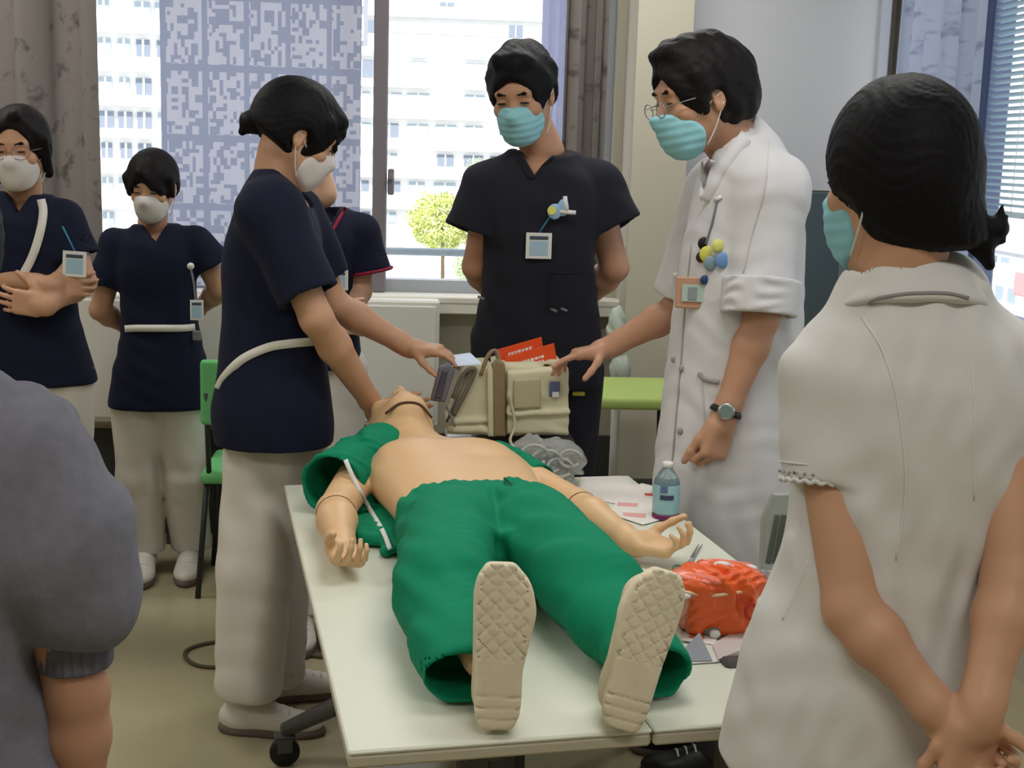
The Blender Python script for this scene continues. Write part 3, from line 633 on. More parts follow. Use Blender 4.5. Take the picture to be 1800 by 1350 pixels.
pk = onx(1797, 500, 50); tag(MB().box((50.4, pk[1], pk[2]), (.4, 1.6, 1.0), bev=.1).build('rooftop_sign', mat('sign_pink', (236, 160, 160), .7)), 'small pink rooftop board at the right edge of the view', 'sign')
# ================================================================== TABLES
TY = .155; tO = V(-.080, 1.734, 0); tu = V(math.cos(TY), math.sin(TY), 0); tw = V(-math.sin(TY), math.cos(TY), 0); TR = axes(tu, tw, V(0, 0, 1)); TZ = .70
TOPW = mat('table_laminate_white', (226, 228, 212), .33, .45, var=.015, vscale=3); EDGE = mat('table_edge_cream', (196, 188, 166), .5, .3); LEGM = mat('table_leg_grey', (84, 84, 82), .45, .4, metal=.3)
def T(a, b, z=0): return tO+tu*a+tw*b+V(0, 0, z)
def table(a0, a1, lab, rear_off=0):
    ac = (a0+a1)/2; t = thing('training_table', T(ac, .75), lab, 'table', 'white training tables pushed together'); hw = (a1-a0)/2
    MB().box(T(ac, .75, TZ-.004), (hw, .75, .004), TR, bev=.003).build('tabletop', TOPW, t)
    MB().box(T(ac, .75, TZ-.018), (hw-.0012, .7488, .010), TR, bev=.004).build('edge_band', EDGE, t)
    MB().box(T(ac, .75, TZ-.075), (.03, .62, .02), TR).build('support_beam', LEGM, t)
    MB().box(T(a1-.06 if a0 > .3 else a0+.30, .75, TZ-.22), (.008, .55, .13), TR, bev=.003).build('modesty_panel', mat('modesty_panel_dark', (52, 54, 54), .7), t)
    for b in (.22, 1.28):
        p = T(ac, b); o = MB().box(T(ac, b, .40), (.028, .018, .31), TR, bev=.006).build('leg_column', LEGM, t)
        dd = -.12 if b < 1 else .20
        for sg in (-1, 1):
            e = T(ac+sg*(hw+.005), b+dd*.6, .095); MB().tube([T(ac, b, .24), T(ac+sg*hw*.5, b+dd*.3, .175), e], [.026, .024, .019], 8).build('leg', LEGM, t, True)
            c = MB(); d_ = T(ac+sg*(hw+.005), b+dd*.6, .038); c.lathe(d_-tw*.012, [(.008, 0), (.034, .002), (.038, .006), (.038, .018), (.034, .022), (.008, .024)], 20, tw); c.build('caster', PLB, t, True)
            h_ = MB().box(d_+V(0, 0, .043), (.026, .019, .005), TR, bev=.003).box(d_+V(0, 0, .024)+tw*.016, (.018, .003, .02), TR).box(d_+V(0, 0, .024)-tw*.016, (.018, .003, .02), TR); h_.build('caster_fork', LEGM, t)
    return t
table(0, .449, 'white training table at the left, under the manikins left half')
table(.451, .90, 'white training table at the right, holding the bottle and orange bag')
# ================================================================== MANIKIN
mk_c = thing('training_manikin', (.12, 2.55, TZ), 'adult resuscitation manikin in green scrubs lying on the tables, soles towards the viewer', 'manikin')
B = Field()
B.loft([((.165, 2.46, .768), .150, .060), ((.150, 2.66, .772), .160, .066), ((.115, 2.86, .782), .178, .080), ((.085, 3.00, .785), .190, .083), ((.065, 3.11, .778), .172, .072), ((.050, 3.18, .772), .10, .052)], n=2.5, k=0)
B.ell((.01, 2.97, .840), (.075, .07, .032), k=.03); B.ell((.145, 2.97, .840), (.075, .07, .032), k=.03)
mh = Fr((0, 0, 0), 0, 0, 0, 1.18); mh.c = at(700, 776, 3.31); mh.f = nrm(V(-.03, .42, .90)); mh.u = nrm(V(-.22, .90, -.40)-mh.f*np.dot(V(-.22, .90, -.40), mh.f)); mh.s = np.cross(mh.f, mh.u)*-1; mh.R = axes(mh.s, mh.f, mh.u)
head_skin(B, mh, V(.035, 3.12, .770), .066)
shL, elL, wrL = V(-.105, 3.12, .785), V(-.160, 2.79, .752), V(-.135, 2.56, .742)
shR, elR, wrR = V(.235, 3.10, .775), V(.375, 2.84, .752), V(.462, 2.61, .740)
arm(B, shL, elL, wrL, .98, (.050, .044, .030)); arm(B, shR, elR, wrR, .98, (.050, .044, .030))
hand(B, wrL, V(.22, -.95, -.05), V(.1, .1, 1), V(-1, -.2, .2), .92, (38, 45, 52, 58), thumb=(.75, .35, .55)); hand(B, wrR, V(.93, -.35, -.03), V(0, 0, 1), V(.3, 1, .1), .95, (42, 48, 54, 60), thumb=(.75, .35, .55))
hip = [V(.085, 2.55, .78), V(.245, 2.56, .78)]; knee = [V(.060, 2.17, .782), V(.325, 2.15, .782)]; ank = [V(.115, 1.87, .765), V(.350, 1.885, .765)]
for q in (0, 1): leg(B, hip[q], knee[q], ank[q]+V(0, .05, 0), .06, .046, .028)
foot = []
for q, (hx_, hy_, tx_, ty_) in enumerate(((872, 1282, 888, 988), (1088, 1282, 1166, 1000))):
    a = onz(hx_, hy_, .708); b_ = at(tx_, ty_, a[1]+.055); foot.append((a, b_)); B.cone(ank[q]+V(0, .05, 0), a+(b_-a)*.20+V(0, .06, 0), .024, .024, .02)
B.build('body', MANIK, mk_c, .005)
for q, sx in ((elL, .045), (elR, .045)): pass
NECKD = mat('joint_seam_dark', (88, 62, 44), .7); MB().tube(spline([mh.p(-.05, .035, -.105), mh.p(-.02, .055, -.118), mh.p(.02, .055, -.118), mh.p(.05, .03, -.105)], 6), .0035, 6).build('neck_seam', NECKD, mk_c, True)
for el, wr_ in ((elL, wrL), (elR, wrR)):
    d = nrm(wr_-el); c = el+d*.02; x = nrm(np.cross(d, V(0, 0, 1))); y = np.cross(x, d)
    MB().tube([c+(x*math.cos(a)+y*math.sin(a))*.0415 for a in np.linspace(-.3, math.pi+.3, 16)], .0022, 5).build('arm_joint_seam', NECKD, mk_c, True)
def mouthbits():
    F = Field()
    for q in (-1, 1): F.ell(mh.p(q*.0085, .098, -.043), (.004, .004, .004), k=0)
    F.build('nostril', NECKD, mk_c, .0016)
mouthbits()
# shoes seen from below
SOLM = mat('sole_cream_rubber', (222, 210, 182), .75, .2, var=.10, vscale=40, bump=(90, .35, .002))
for q, (a, b_) in enumerate(foot):
    up_ = nrm(b_-a); L_ = float(np.linalg.norm(b_-a)); nn = nrm(V(0, -1, 0)-up_*np.dot(V(0, -1, 0), up_)); sd_ = np.cross(up_, nn); mir = 1 if q else -1
    F = Field(); F.loft([(a+up_*L_*t+sd_*(x*mir), w_, .016) for t, x, w_ in ((0, 0, .020), (.05, 0, .031), (.15, 0, .0345), (.35, .001, .0345), (.52, -.002, .040), (.70, -.004, .0465), (.85, 0, .043), (.94, .004, .034), (1.0, .006, .018))], side=sd_, n=4, round_=.006)
    yy = a+up_*L_*.5
    def tread(p, a=a, up_=up_, sd_=sd_, nn=nn, L_=L_):
        r_ = p-a; x = r_@sd_; z = r_@up_; y = r_@nn; fr_ = y > .006; fore = (z > L_*.42); g = np.maximum(np.cos((x+z)*2*math.pi/.024), np.cos((x-z)*2*math.pi/.024)); g2 = np.cos(z*2*math.pi/.016)
        v = np.where(fore, np.clip((g-.86)*8, 0, 1), np.where(z < L_*.25, np.clip((g2-.8)*5, 0, 1), 0)); edge = np.abs(x) > .036
        return np.where(fr_ & ~edge, v*.0028, 0)
    F.disp(tread); s_ = F.build('shoe_sole', SOLM, mk_c, .0028)
    G = Field(); c0 = a-nn*.03; G.cone(c0+up_*.045, c0+up_*(L_-.05), .034, .040, .02, side=sd_, e=1.05); G.ell(c0-nn*.030+up_*.055, (.031, .042, .042), k=.02); G.build('shoe_upper', mat('shoe_canvas_cream', (212, 198, 168), .85), mk_c, .004)
# green scrubs
P = Field()
P.loft([((.165, 2.42, .770), .150, .066), ((.160, 2.52, .772), .178, .074), ((.155, 2.62, .774), .184, .077), ((.148, 2.72, .776), .174, .076)], n=2.4, k=0, lo=-.04)
for q in (0, 1):
    P.cone(hip[q]+V(0, 0, .008), knee[q]+V(0, 0, .01), .088, .080, .012, side=(1, 0, 0), e=1.08); P.cone(knee[q], ank[q]+V(-.035 if q == 0 else .030, .030, -.012), .072, .052, .02, side=(1, 0, 0), e=1.18)
P.half(V(0, 0, .704), V(0, 0, -1), V(.2, 2.3, .7), .8, 'sub', .006)
P.disp(lambda p: .010*np.exp(-((p[..., 0]-.172)/.010)**2)*np.clip((p[..., 2]-.78)/.03, 0, 1)*np.clip((2.66-p[..., 1])/.05, 0, 1)); P.disp(folds(.0045, (.45, 1, 0), .12, .6, 3)); P.disp(folds(.0022, (1, .6, .3), .07, .8, 5)); P.disp(folds(.0010, (-.7, 1, .2), .035, .8, 15))
P.disp(lambda p: -.0014*np.sin((p[..., 0]*2*math.pi/.022)+2*np.sin(p[..., 1]*50))*np.clip((p[..., 1]-2.62)/.08, 0, 1))
for q in (0, 1):
    e_ = ank[q]+V(-.035 if q == 0 else .030, .030, -.012); d = nrm(e_-knee[q]); P.half(e_+d*.025, d, e_, .12, 'sub', .003); P.cone(e_-d*.06, e_+d*.10, .038, .038, .003, side=(1, 0, 0), e=1.38, mode='sub')

P.build('scrub_trousers', GREEN, mk_c, .0052)
dc = MB().tube(spline([V(.20, 2.70, .853), V(.21, 2.62, .856), V(.20, 2.54, .854)], 5), .003, 6); dc.build('drawstring', mat('drawstring_dark_green', (10, 84, 62), .8), mk_c, True)
J = Field()
J.cone(V(-.075, 3.16, .80), V(-.172, 2.93, .775), .070, .078, .0); J.cone(V(.22, 3.13, .78), V(.300, 3.00, .762), .055, .056, .0)
J.box((-.075, 2.86, .720), (.050, .17, .014), rotz(.10), .012, .03); J.box((-.045, 2.74, .716), (.030, .12, .010), rotz(.2), .008, .02)
J.box((.31, 2.88, .720), (.055, .17, .012), rotz(.35), .010, .03); J.box((.40, 2.735, .722), (.085, .055, .015), rotz(.1), .012, .02); J.ell((.07, 3.04, .725), (.22, .13, .025), k=.02)
J.disp(folds(.005, (1, .5, .6), .06, .8, 8)); J.disp(folds(.003, (.3, 1, .6), .035, .8, 9)); J.half(V(0, 0, .703), V(0, 0, -1), V(.1, 3, .7), .8, 'sub', .004)
d = nrm(V(-.172, 2.93, .775)-V(-.075, 3.16, .80)); J.half(V(-.172, 2.93, .775)+d*.01, d, V(-.17, 2.93, .78), .12, 'sub', .003); J.cone(V(-.172, 2.93, .775)-d*.08, V(-.172, 2.93, .775)+d*.1, .066, .070, .003, mode='sub')
q1 = V(.300, 3.00, .762); d = nrm(q1-V(.22, 3.13, .78)); J.half(q1+d*.008, d, q1, .10, 'sub', .003); J.cone(q1-d*.05, q1+d*.1, .046, .048, .003, mode='sub')
J.build('scrub_shirt', GREEN, mk_c, .005)
U_ = Field(); U_.ops = [o for o in J.ops if o[3] == 'add'][:1]+[o for o in J.ops if o[3] == 'add'][2:5]+[o for o in B.ops if o[3] == 'add']; ribbon(U_, [(607, 808), (622, 842), (646, 888), (672, 932), (686, 966)], .010, 3.0, 'white_piping', PLW, mk_c, .004, .003, near=.6, far=.3)
# ================================================================== BAG, CART, PACKS
cart = thing('instrument_cart', (at(890, 765, 3.50)[0], 3.50, 0), 'small metal cart behind the tables carrying the beige bag', 'cart'); c0 = at(890, 765, 3.50); cz = c0[2]
x0, x1 = at(790, 765, 3.50)[0], at(1000, 765, 3.50)[0]; xc = (x0+x1)/2; hw = (x1-x0)/2+.01
MB().box((xc, 3.50, cz-.012), (hw, .105, .010), bev=.004).build('top_shelf', CHROME, cart); MB().box((xc, 3.50, .25), (hw, .105, .010), bev=.004).build('lower_shelf', CHROME, cart)
for sx in (-1, 1):
    for sy in (-1, 1): MB().tube([(xc+sx*(hw-.012), 3.50+sy*.09, .05), (xc+sx*(hw-.012), 3.50+sy*.09, cz-.02)], .009, 8).build('leg', CHROME, cart, True); MB().lathe((xc+sx*(hw-.012)-.01, 3.50+sy*.09, .027), [(.005, 0), (.025, .002), (.025, .018), (.005, .02)], 16, (1, 0, 0)).build('caster', PLB, cart, True)
BEI = mat('bag_beige_nylon', (208, 202, 172), .8, .15, bump=(240, .3, .001), var=.04, vscale=10); BEID = mat('bag_strap_taupe', (142, 124, 98), .85, .1, bump=(240, .3, .001)); ZIP = mat('bag_zip_grey', (112, 104, 92), .7)
bag = thing('medical_bag', (xc, 3.47, cz), 'beige soft medical bag with front pocket and taupe straps standing behind the manikin', 'bag')
def P2(px, py, Y): return at(px, py, Y)
def poly(pts, Y, d): return [at(x, y, Y) for x, y in pts], (0, d, 0)
F = Field(); A, d_ = poly([(783, 752), (832, 650), (862, 644), (868, 766), (788, 766)], 3.42, .15)
def slab(F, pts, Y, dep, rad=.008, k=0.0, mode='add'):
    """rounded slab whose outline is a polygon in the plane y = Y"""
    Q = np.array([at(x, y, Y)[[0, 2]] for x, y in pts]); n = len(Q); ar = sum(Q[i][0]*Q[(i+1) % n][1]-Q[(i+1) % n][0]*Q[i][1] for i in range(n)); Q = Q if ar > 0 else Q[::-1]; cen = Q.mean(0)
    def fn(p):
        x, z = p[..., 0], p[..., 2]; d = np.full(x.shape, 1e9); ins = np.zeros(x.shape, bool)
        for i in range(n):
            a, b = Q[i], Q[(i+1) % n]; e = b-a; wx, wz = x-a[0], z-a[1]; t = np.clip((wx*e[0]+wz*e[1])/(e@e), 0, 1); d = np.minimum(d, (wx-e[0]*t)**2+(wz-e[1]*t)**2)
            c = ((a[1] > z) != (b[1] > z)) & (x < (b[0]-a[0])*(z-a[1])/((b[1]-a[1]) or 1e-9)+a[0]); ins ^= c
        s_ = np.where(ins, -1, 1)*np.sqrt(d)+rad; y = np.abs(p[..., 1]-(Y+dep/2))-dep/2+rad
        return np.minimum(np.maximum(s_, y), 0)+np.sqrt(np.maximum(s_, 0)**2+np.maximum(y, 0)**2)-rad
    R = max(np.linalg.norm(q-cen) for q in Q)+dep; return F.op(fn, V(cen[0], Y+dep/2, cen[1]), R, mode, k)
F = Field(); slab(F, [(785, 765), (784, 745), (822, 648), (864, 640), (870, 766)], 3.42, .15, .012); slab(F, [(862, 766), (866, 640), (1000, 648), (1000, 766)], 3.42, .15, .012, .01); slab(F, [(872, 650), (990, 640), (985, 634), (880, 640)], 3.44, .10, .004, .01)
F.cone(at(795, 742, 3.415), at(865, 738, 3.415), .008, .008, .01); F.cone(at(795, 756, 3.415), at(865, 756, 3.415), .009, .009, .01)
F.disp(folds(.003, (1, 0, .8), .06, .6, 2)); F.build('bag_body', BEI, bag, .004)
F = Field(); slab(F, [(892, 764), (892, 655), (999, 646), (1001, 764)], 3.388, .05, .010); F.cone(at(897, 728, 3.385), at(998, 724, 3.385), .007, .007, .012); F.disp(folds(.0025, (.6, 0, 1), .05, .6, 4)); F.build('front_pocket', BEI, bag, .0035)
F = Field(); slab(F, [(902, 720), (903, 668), (950, 664), (952, 718)], 3.377, .014, .006); F.build('pocket_flap', mat('bag_beige_dark', (178, 170, 140), .8), bag, .003)
F = Field(); slab(F, [(868, 768), (864, 642), (874, 632), (888, 640), (890, 768)], 3.40, .03, .006); F.build('strap', BEID, bag, .003); F = Field(); slab(F, [(858, 768), (856, 650), (862, 640), (867, 650), (868, 768)], 3.40, .02, .004); F.build('strap', BEI, bag, .003)
MB().tube(spline([at(797, 730, 3.405), at(818, 690, 3.405), at(834, 655, 3.405), at(828, 648, 3.40), at(812, 662, 3.405), at(796, 700, 3.405)], 6), .006, 8).build('side_handle', ZIP, bag, True)
MB().tube(spline([at(845, 660, 3.42), at(858, 625, 3.43), at(872, 618, 3.44), at(880, 648, 3.42)], 6), .0055, 8, sx=1.6).build('carry_handle', BEID, bag, True)
MB().tube([at(785, 742, 3.41), at(825, 650, 3.41)], .0035, 6).build('zip', ZIP, bag, True)
for px in range(4): pass
lb = at(975, 684, 3.380); MB().box(lb, (.014, .0015, .020)).build('pocket_label', mat('label_blue_grey', (92, 100, 134), .5), bag); MB().box(lb+V(.003, -.0006, -.014), (.009, .0015, .007)).build('pocket_label', PLW, bag)
for a_, b__ in ((878, 887), (896, 904), (917, 925), (946, 992)):
    MB().box((at((a_+b__)/2, 770, 3.39)[0], 3.39, cz-.006), ((at(b__, 770, 3.39)[0]-at(a_, 770, 3.39)[0])/2, .006, .007)).build('black_block', PLB, bag)  # short black blocks along the lower front edge of the bag
ORG = mat('folder_orange', (232, 84, 36), .5, .35, var=.06, vscale=20); ORGW = mat('print_white', (240, 232, 226), .6)
def folder(pts, Y, lab, rows):
    A = [at(x, y, Y) for x, y in pts]; n_ = V(0, 1, 0); t = thing('booklet', (sum(a[0] for a in A)/4, Y, min(a[2] for a in A)), lab, 'booklet', 'orange booklets in the bag')
    MB().prism(A, V(0, .010, 0)).build('cover', ORG, t); e = MB().prism([A[0]+V(.003, .011, 0), A[1]+V(.003, .011, -.002), A[2]+V(-.003, .011, -.002), A[3]+V(-.003, .011, 0)], V(0, .004, 0)); e.build('pages', ORGW, t)
    r = np.random.RandomState(int(Y*100))
    for j, tz in enumerate(rows):
        u_ = nrm(A[2]-A[1]); v_ = nrm(A[0]-A[1]); W_ = np.linalg.norm(A[2]-A[1]); s0 = A[1]+v_*tz+u_*W_*.25; x = 0; m_ = MB()
        while x < W_*.5:
            l_ = .004+.006*r.rand(); m_.prism([s0+u_*x+V(0, -.0012, 0), s0+u_*(x+l_)+V(0, -.0012, 0), s0+u_*(x+l_)+v_*.007+V(0, -.0012, 0), s0+u_*x+v_*.007+V(0, -.0012, 0)], V(0, .0014, 0)); x += l_+.0025
        m_.build('white_lettering', ORGW, t)
folder([(878, 668), (872, 616), (952, 593), (960, 650)], 3.485, 'rear orange booklet sticking up out of the beige bag', (.016,))
folder([(893, 672), (888, 628), (974, 604), (982, 655)], 3.46, 'front orange booklet with white lettering in the beige bag', (.022, .034))
# grey handheld airway device and a pale sheet
GM = mat('device_grey', (112, 108, 118), .45, .4); dv = thing('handheld_device', at(775, 735, 3.40), 'grey upright monitor handset held between the nurse and the beige bag', 'device')
F = Field(); slab(F, [(756, 705), (772, 645), (792, 640), (800, 652), (782, 708)], 3.385, .03, .006); F.build('housing', GM, dv, .003); F = Field(); slab(F, [(763, 700), (777, 652), (788, 652), (776, 702)], 3.381, .008, .002); F.build('screen', mat('screen_dark', (66, 68, 84), .25, .5), dv, .002)
MB().tube(spline([at(784, 712, 3.40), at(792, 730, 3.40), at(800, 750, 3.39)], 5), .004, 6).build('cable', PLG, dv, True)
q = [at(788, 645, 3.40), at(790, 627, 3.43), at(826, 622, 3.45), at(846, 640, 3.40)]; tag(MB().prism(q, V(0, .002, .003)).build('document_sheet', mat('paper_bluish', (214, 228, 250), .6)), 'pale blue white sheet lying across the top of the beige bag', 'paper')
# clear wrapped tubing pack beside the bag
CLR = mat('clear_film', (206, 208, 206), .18, .5, trans=.55, alpha=.9, var=.1, vscale=20); CLR2 = mat('tubing_pale', (206, 206, 200), .3, .5, trans=.3)
pk_ = thing('wrapped_tubing_pack', onz(985, 842, TZ), 'crumpled clear plastic pack of tubing at the far corner of the right table', 'pack'); c = onz(975, 842, TZ)
F = Field(); F.ell(at(955, 805, 3.27), (.075, .05, .052), k=.02); F.ell(at(992, 810, 3.25), (.055, .05, .05), k=.03); F.ell(at(930, 795, 3.30), (.05, .05, .04), k=.02); F.disp(folds(.007, (1, .3, .7), .045, .9, 21)); F.disp(folds(.005, (-.6, .3, 1), .028, .9, 22)); F.half(V(0, 0, .702), V(0, 0, -1), c, .3, 'sub'); F.build('film', CLR, pk_, .0035)
for k_, (x, y, r_) in enumerate(((962, 812, .040), (985, 822, .032), (940, 800, .034), (1003, 806, .028))):
    c_ = at(x, y, 3.195); MB().tube([c_+V(math.cos(a)*r_, -.004*math.sin(2*a), math.sin(a)*r_*.75) for a in np.linspace(0, 5.6, 22)], .0042, 7).build('tube_coil', CLR2, pk_, True)
MB().tube(spline([at(895, 690, 3.375), at(905, 745, 3.37), at(897, 775, 3.33), at(915, 800, 3.20), at(925, 820, 3.12)], 6), .004, 7).build('connecting_cord', mat('cord_beige', (196, 186, 158), .7), pk_, True)
# ================================================================== THINGS ON THE RIGHT TABLE
def onT(px, py): return onz(px, py, TZ)
PAP = mat('paper_white', (234, 228, 222), .7, .2); PINK = mat('print_pink', (228, 170, 168), .7)
def sheet(pts, lab, z=.0015, name='paper_sheet', prints=(), M=PAP, cat='paper', group=None):
    A = [onT(x, y)+V(0, 0, z) for x, y in pts]; o = MB().prism(A, V(0, 0, .0012)).build(name, M); tag(o, lab, cat, group); 
    for p, Mp in prints: MB().prism([onT(x, y)+V(0, 0, z+.0014) for x, y in p], V(0, 0, .0004)).build('printed_mark', Mp, o)
    return o
sheet([(1012, 872), (1022, 840), (1088, 838), (1122, 862), (1098, 890)], 'white paper sheet at the far corner of the right table')
sheet([(1070, 905), (1095, 868), (1128, 852), (1170, 862), (1165, 915), (1130, 925)], 'crinkled white wrapper with pink print behind the manikins hand', .003, 'paper_wrapper', (([(1132, 870), (1134, 874), (1160, 876), (1158, 871)], mat('print_red', (214, 84, 84), .6)), ([(1085, 886), (1085, 892), (1120, 894), (1122, 888)], PINK), ([(1095, 904), (1096, 910), (1135, 914), (1135, 906)], PINK)))
# bottle
bp = onT(1172, 916)+V(0, .02, 0); bs = mpx(bp, 1); bt = thing('water_bottle', bp, 'clear plastic bottle with pale blue label standing on the right table', 'bottle'); Rr = 23*bs; Hh = 104*bs
BOT = mat('bottle_clear', (190, 215, 222), .08, .5, trans=.7, alpha=.85)
MB().lathe(bp, [(Rr*.8, .001), (Rr*.98, .006), (Rr, Hh*.1), (Rr*.96, Hh*.3), (Rr, Hh*.6), (Rr*.95, Hh*.68), (Rr*.6, Hh*.82), (Rr*.38, Hh*.89), (Rr*.36, Hh*.93)], 28).build('bottle_body', BOT, bt, True)
MB().lathe(bp, [(Rr*1.015, Hh*.13), (Rr*1.03, Hh*.14), (Rr*1.03, Hh*.61), (Rr*1.015, Hh*.62)], 28, cap=False).build('bottle_label', mat('label_pale_teal', (150, 190, 196), .4, var=.08, vscale=60), bt, True)
MB().lathe(bp, [(Rr*.3, Hh*.90), (Rr*.43, Hh*.905), (Rr*.43, Hh*.975), (Rr*.36, Hh*.99), (.001, Hh*.99)], 20).build('bottle_cap', PLW, bt, True)
lt = MB()
for k_, a in enumerate(np.linspace(-.55, .25, 6)):
    an = -math.pi/2+a; lt.box(bp+V(math.cos(an)*Rr*1.035, math.sin(an)*Rr*1.035, Hh*.42), (.0035, .001, .0055), rotz(an+math.pi/2))
lt.build('label_lettering', mat('label_ink_navy', (58, 70, 96), .6), bt); lt2 = MB()
for k_, a in enumerate((-.5, -.28)): an = -math.pi/2+a; lt2.box(bp+V(math.cos(an)*Rr*1.035, math.sin(an)*Rr*1.035, Hh*.56), (.005, .001, .008), rotz(an+math.pi/2))
lt2.build('label_emblem', mat('label_emblem_blue', (92, 112, 150), .6), bt)
MB().lathe(bp+V(0, 0, .0), [(Rr*1.0, .003), (Rr*1.03, .005), (Rr*1.03, Hh*.1), (Rr*1.0, Hh*.11)], 28, cap=False).build('base_band', mat('band_purple', (110, 40, 84), .4), bt, True)
# scissors with pale green handles
sc_ = thing('scissors', onT(1215, 985), 'small scissors with pale green handles by the orange bag', 'scissors'); A = onT(1228, 960)+V(0, 0, .004); Bp = onT(1205, 1000)+V(0, 0, .004)
MB().tube([A, Bp], [.001, .004], 6).build('blade', CHROME, sc_, True); MB().tube([A+V(.008, 0, 0), Bp+V(.004, 0, 0)], [.001, .004], 6).build('blade', CHROME, sc_, True); GH = mat('handle_sage', (126, 156, 138), .5)
for dx in (-.016, .014): MB().tube([Bp+V(dx+math.cos(a)*.012, -.012+math.sin(a)*.016, .002) for a in np.linspace(0, 6.28, 14)], .0028, 6).build('finger_loop', GH, sc_, True)
# orange first aid pouch with clear window
ob = thing('orange_kit_bag', onT(1275, 1110), 'shiny orange zipped kit bag on the right table beside the nurse', 'bag'); OB = mat('orange_vinyl', (236, 98, 36), .32, .5, var=.12, vscale=14)
OB2 = mat('pink_orange_film', (240, 128, 104), .25, .5); c0_ = onT(1268, 1128)
F = Field(); F.box(c0_+V(.005, .065, .050), (.066, .050, .050), rotz(.12), .02); F.ell(c0_+V(-.03, .06, .094), (.055, .055, .022), k=.02); F.ell(c0_+V(.04, .06, .092), (.05, .055, .026), k=.02); F.disp(folds(.006, (1, .4, .9), .05, .9, 31)); F.disp(folds(.003, (-.5, .4, 1), .026, .9, 32)); F.half(V(0, 0, .702), V(0, 0, -1), c0_, .3, 'sub'); F.build('pouch', OB, ob, .003)
F = Field(); F.ell(c0_+V(-.035, .045, .104), (.050, .034, .010), rotz(-.5)); F.ell(c0_+V(.02, .085, .112), (.05, .02, .008), rotz(-.2), k=.01); F.disp(folds(.003, (1, 1, 0), .02, .9, 33)); F.build('shiny_flap', OB2, ob, .003)
MB().tube(spline([c0_+V(-.075, .012, .088), c0_+V(-.02, .008, .082), c0_+V(.05, .016, .090), c0_+V(.085, .04, .095)], 6), .003, 6).build('zip', mat('zip_cream', (236, 206, 170), .5), ob, True)
MB().tube([c0_+V(.05, .002, .055)+V(math.cos(a)*.010, 0, math.sin(a)*.014) for a in np.linspace(0, 5.6, 12)], .0035, 6).build('zip_pull', mat('pull_red', (190, 50, 30), .4), ob, True)
for dx, dz in ((-.070, .080), (.01, .118), (.06, .112)): F = Field(); F.ell(c0_+V(dx, .012 if dx < -.05 else .07, dz), (.016, .010, .006)); F.build('white_tag', PLW, ob, .0025)
F = Field(); F.ell(onT(1235, 1112)+V(0, .01, .014), (.028, .016, .014)); F.build('black_grip', PLB, ob, .003)
mp_ = thing('oxygen_mask', onT(1252, 1122), 'small black and grey moulded clip under the orange bag', 'clip'); F = Field(); F.ell(onT(1250, 1120)+V(0, 0, .012), (.018, .012, .011)); F.ell(onT(1238, 1108)+V(0, 0, .016), (.02, .01, .012), k=.01); F.build('clip_body', PLG, mp_, .0025); F = Field(); F.ell(onT(1256, 1126)+V(0, 0, .012), (.010, .008, .008)); F.build('clip_tip', PLW, mp_, .002)
mp_.name = 'moulded_clip'
q = sheet([(1172, 1172), (1210, 1135), (1262, 1128), (1300, 1150), (1262, 1166)], 'white folded card with dark shaded fold lying in front of the orange bag', .002, 'folded_card', cat='card')
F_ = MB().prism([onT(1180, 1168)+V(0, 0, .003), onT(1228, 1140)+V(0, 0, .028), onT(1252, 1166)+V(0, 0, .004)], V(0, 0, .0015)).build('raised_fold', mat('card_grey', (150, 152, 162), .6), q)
sheet([(1198, 1130), (1206, 1112), (1262, 1120), (1256, 1138)], 'pink and white printed packet tucked under the orange bag', .004, 'printed_packet', (([(1210, 1126), (1216, 1116), (1240, 1120), (1236, 1130)], mat('print_orange', (232, 140, 108), .6)),), PAP, 'packet')
sheet([(1300, 1150), (1262, 1166), (1252, 1140), (1330, 1090), (1345, 1100)], 'thin translucent wrapper crumpled beside the orange bag', .006, 'film_wrapper', (), mat('film_pale', (226, 216, 214), .3, .5, alpha=.8), 'wrapper')
# clear zip bag with dark green contents hanging in front of the nurse
# ================================================================== FLOOR THINGS
cb = MB(); pts = spline([onz(*p)+V(0, 0, .006) for p in ((640, 1155, 0), (570, 1158, 0), (520, 1148, 0), (480, 1130, 0), (430, 1128, 0), (370, 1133, 0), (332, 1144, 0), (326, 1158, 0), (345, 1172, 0), (380, 1176, 0), (440, 1172, 0))], 8)
tag(cb.tube(pts, .006, 8).build('power_cable', mat('cable_dark_olive', (82, 78, 62), .6), None, True), 'dark cable looping on the floor behind the main nurses feet', 'cable')
sp = thing('floor_scrap', onz(182, 1255, 0), 'tiny reddish scrap on the floor beside the grey sleeve', 'scrap'); MB().box(onz(182, 1255, 0)+V(0, 0, .002), (.008, .006, .0015), rotz(.5), bev=.001).build('scrap_piece', mat('scrap_red_brown', (150, 90, 62), .8), sp)
